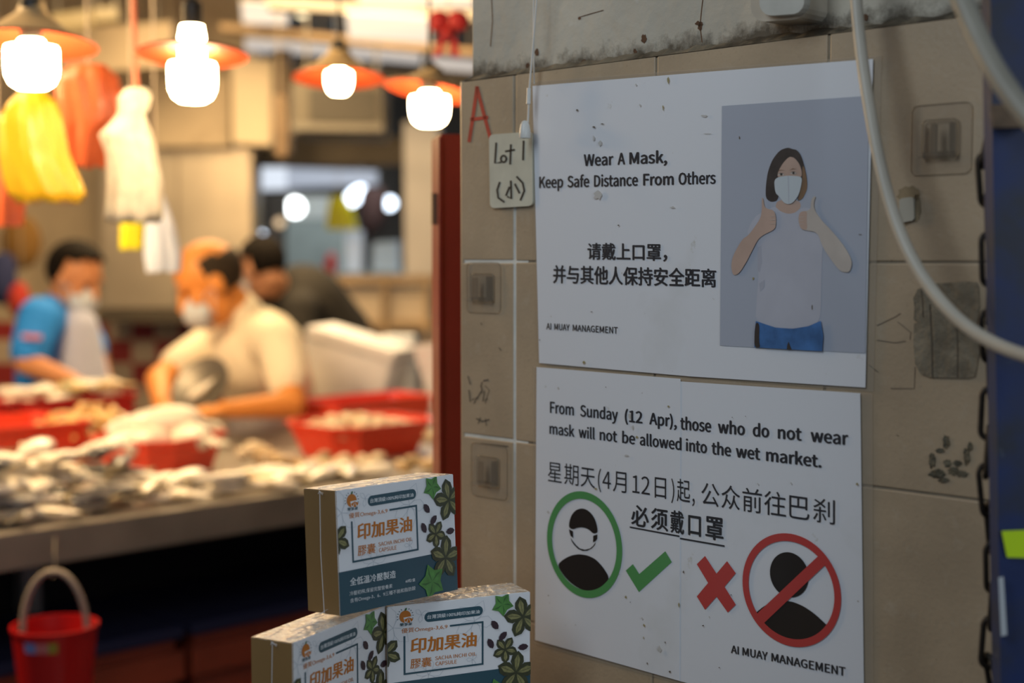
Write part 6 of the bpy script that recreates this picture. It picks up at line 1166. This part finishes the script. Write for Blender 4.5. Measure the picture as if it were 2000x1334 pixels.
def head(mb_, c, F, U, s=1):
    F = Vector(F).normalized(); U = (Vector(U)-F*Vector(U).dot(F)).normalized(); X = F.cross(U); R = Matrix((X, F, U)).transposed()
    at = lambda x, y, z: c+(X*x+F*y+U*z)*s
    mb_.ell(at(0, -.008, .030), (.076*s, .096*s, .090*s), R, 24, 16)
    mb_.ell(at(0, .022, -.050), (.060*s, .068*s, .070*s), R, 20, 14); mb_.ell(at(0, .062, -.098), (.026*s, .024*s, .020*s), R, 14, 10)
    mb_.capsule(at(0, .088, .016), at(0, .108, -.026), .009*s, .014*s, 12); mb_.ell(at(0, .098, -.062), (.024*s, .010*s, .010*s), R, 12, 8)
    for q in (-1, 1):
        mb_.ell(at(q*.077, -.006, -.010), (.009*s, .022*s, .033*s), R, 14, 10); mb_.ell(at(q*.030, .078, .030), (.026*s, .012*s, .009*s), R, 12, 8)
        mb_.ell(at(q*.042, .060, -.022), (.026*s, .022*s, .022*s), R, 12, 8)
    return at, R
def person(label, sk, hc, F, U, hs, neck, chest, mid, pelvis, arms, shirt, trousers, rad=(.115, .135, .125), group=None, handup=None, sleeve=.55, bent=.6, hand_s=1, collar=None):
    base = Vector((pelvis.x, pelvis.y, 0)); t = thing('person', base, label, 'person', group)
    b = MB(); at, R = head(b, hc, F, U, hs)
    b.capsule(neck, hc-Vector(U).normalized()*.05*hs-Vector(F).normalized()*.02*hs, .058, .052)
    S_ = [a[0] for a in arms]
    b.capsule(chest, neck, rad[1]*.75, .058); b.capsule(mid, chest, rad[2]*.92, rad[1]*.85); b.capsule(pelvis, mid, rad[2], rad[2]*.92)
    for a in arms:
        sh, el, wr, tip = a[:4]
        b.capsule(chest.lerp(neck, .45), sh, .07, .058); b.capsule(sh, el, .056, .042); b.capsule(el, wr, .042, .027)
        hand(b, wr, tip-wr, a[4] if len(a) > 4 else (0, 0, 1), hand_s, bent, a[5] if len(a) > 5 else 1)
    ax = (S_[0]-S_[1]); ax.z = 0; ax.normalize()
    fw = Vector((0, 0, 1)).cross(ax)
    feet = []
    for q in (-1, 1):
        hp = pelvis+ax*.09*q; kn = Vector((hp.x, hp.y, hp.z*.54)); an = Vector((hp.x, hp.y, .08)); b.capsule(hp, kn, .082, .055); b.capsule(kn, an, .055, .036); feet.append(an)
        Ff = Vector((F[0], F[1], 0)).normalized(); b.capsule(an+Vector((0, 0, -.035)), an+Ff*.15+Vector((0, 0, -.045)), .04, .032)
    fuse(b, 'body', sk, t, .007, 3)
    # shirt
    c = MB(); c.capsule(chest, neck.lerp(chest, .25), rad[1]*.80+.012, .075); c.capsule(mid, chest, rad[2]*.96+.018, rad[1]*.88+.018); c.capsule(pelvis, mid, rad[2]+.016, rad[2]*.96+.018)
    for a in arms:
        sh, el = a[0], a[1]; c.capsule(chest.lerp(neck, .45), sh, .084, .076); c.capsule(sh, sh.lerp(el, sleeve), .076, .068)
    if collar is not None: c.capsule(neck.lerp(chest, .12), neck.lerp(hc, .12), .074, .070)
    fuse(c, 'shirt', shirt, t, .010, 4)
    c = MB(); c.capsule(pelvis+Vector((0, 0, -.02)), pelvis+Vector((0, 0, -.06)), rad[2]+.006, rad[2]-.005)
    for q, an in zip((-1, 1), feet):
        hp = pelvis+ax*.09*q; kn = Vector((hp.x, hp.y, hp.z*.54)); c.capsule(hp, kn, .094, .070); c.capsule(kn, an+Vector((0, 0, .02)), .070, .055)
    fuse(c, 'trousers', trousers, t, .012, 3)
    # eyes and mask
    e = MB()
    for q in (-1, 1): e.ell(at(q*.031, .079, .008), (.011*hs, .008*hs, .006*hs), R, 10, 8)
    e.build('eyes', mat('dark_eyes', (.02, .015, .012), .3), parent=t, smooth=True)
    m_ = MB(); m_.ell(at(0, .050, -.055), (.064*hs, .070*hs, .056*hs), R, 24, 16, keep=lambda v: v.y > .12)
    mk = m_.build('face_mask', MASK, parent=t, smooth=True)
    sd = mk.modifiers.new('thick', 'SOLIDIFY'); sd.thickness = .003
    for q in (-1, 1):
        s_ = MB(); s_.tube([at(q*.060, .060, -.030), at(q*.082, .0, -.004), at(q*.060, .050, -.085)], .0018, 6, smooth=2); s_.build('ear_loop', MASK, parent=mk, smooth=True)
    return t, at, R
def hair(t, at, R, s, m, keep, grow=1.09, c=(0, -.008, .030), r=(.076, .096, .090), tilt=0):
    m_ = MB(); m_.ell(at(*c), tuple(v*grow*s for v in r), R, 32, 22, keep=keep); h = m_.build('hair', m, parent=t, smooth=True)
    sd = h.modifiers.new('thick', 'SOLIDIFY'); sd.thickness = .012; return h
# the man in the blue shirt
F = (.82, -.30, -.42); U = (.35, -.1, .92)
tA, at, R = person('person in bright blue polo shirt, pale apron and white mask at the far left', SK2, P(146, 543, 5.0), F, U, .98, P(116, 608, 5.02), P(106, 660, 5.02), P(108, 730, 5.04), P(104, 810, 5.06),
    [(P(78, 622, 4.84), P(52, 708, 4.76), P(138, 742, 4.70), P(180, 757, 4.66), (0, 0, 1), 1), (P(140, 622, 5.2), P(186, 700, 5.20), P(206, 752, 5.0), P(216, 775, 4.9), (0, 0, 1), -1)],
    mat('bright_blue_cotton', rgb(36, 140, 238), .8, var=.08, vscale=12), mat('dark_trousers', (.03, .03, .035), .8), collar=1, sleeve=.72)
hair(tA, at, R, .98, HAIR, lambda v: v.z > .30+.62*v.y or (v.y < -.05 and v.z > -.62), 1.2)
m_ = MB(); d = Vector((.10, -.075, 0)); m_.capsule(P(128, 640, 5.0)+d*.55, P(128, 800, 5.02)+d*.75, .075, .115); o = fuse(m_, 'apron', mat('lavender_apron', (.50, .54, .72), .6), tA, .012, 3)
m_ = MB(); m_.prism([P(42, 652, 4.70), P(80, 654, 4.69), P(80, 664, 4.69), P(42, 662, 4.70)], Vector((0, .01, 0))); m_.build('sleeve_badge', mat('pink_badge', rgb(210, 130, 150), .7), parent=tA)
# the bald man
F = (-.80, -.28, -.52); U = (-.50, -.10, .86)
tB, at, R = person('bald person in cream shirt and mask, bent over a metal pan at the counter', SK1, P(412, 552, 4.44), F, U, 1.10, P(474, 616, 4.50), P(506, 690, 4.56), P(530, 775, 4.76), P(540, 862, 4.86),
    [(P(548, 672, 4.38), P(572, 790, 4.22), P(440, 800, 4.10), P(385, 806, 4.06), (0, -.2, 1), -1), (P(420, 672, 4.72), P(310, 742, 4.50), P(316, 790, 4.32), P(345, 812, 4.25), (0, -.2, 1), 1)],
    mat('cream_cotton', (.86, .77, .60), .85, var=.08, vscale=10, bump=.4, bscale=18), mat('grey_trousers', (.10, .10, .11), .8), rad=(.125, .15, .14), collar=1, sleeve=.62)
hair(tB, at, R, 1.10, GREYH, lambda v: v.y < .12 and v.z < .40+.15*v.y and v.z > -.75 and abs(v.x) > .05, 1.07)
m_ = MB(); m_.capsule(P(520, 800, 4.68), P(530, 880, 4.76), .135, .14); fuse(m_, 'apron', mat('mauve_apron', (.40, .36, .38), .6), tB, .012, 3)
# the man behind
F = (-.72, .62, -.30); U = (-.35, .25, .90)
tC, at, R = person('person with black hair in charcoal shirt leaning away behind the bald man', SK3, P(514, 522, 5.64), F, U, 1.0, P(548, 570, 5.72), P(594, 600, 5.80), P(646, 662, 5.88), P(680, 740, 5.96),
    [(P(586, 606, 5.58), P(580, 720, 5.50), P(540, 780, 5.46), P(510, 790, 5.44), (0, 0, 1), -1), (P(590, 592, 6.02), P(560, 700, 6.04), P(520, 760, 5.96), P(490, 770, 5.92), (0, 0, 1), 1)],
    mat('charcoal_cotton', (.016, .014, .012), .85, var=.15, vscale=8), mat('black_trousers', (.015, .015, .016), .8), sleeve=.8, rad=(.13, .185, .165))
hair(tC, at, R, 1.0, HAIR, lambda v: v.z > .15+.55*v.y or (v.y < -.1 and v.z > -.6), 1.12)
# metal pan with a fish in it, held by the bald man
pc = P(392, 756, 4.16); Rp = euler(.95, -.42, .0)
t = thing('metal_pan', pc, 'shiny oval metal pan tilted in the bald man\'s hands', 'pan')
m_ = MB(); m_.lathe([(.001, -.024), (.066, -.023), (.094, .002), (.099, .003), (.099, .006), (.093, .005), (.064, -.019), (.001, -.020)], pc, Rp, 36); m_.build('dish', mat('polished_steel', (.22, .20, .17), .45, metal=.6), parent=t, smooth=True)
o = lay('w', pc+Rp @ Vector((0, 0, -.006)), Rp @ rotz(.5) @ euler(math.pi/2, 0, 0), 'held in the tilted metal pan', 'fish in the pan')
o.scale = (.72,)*3
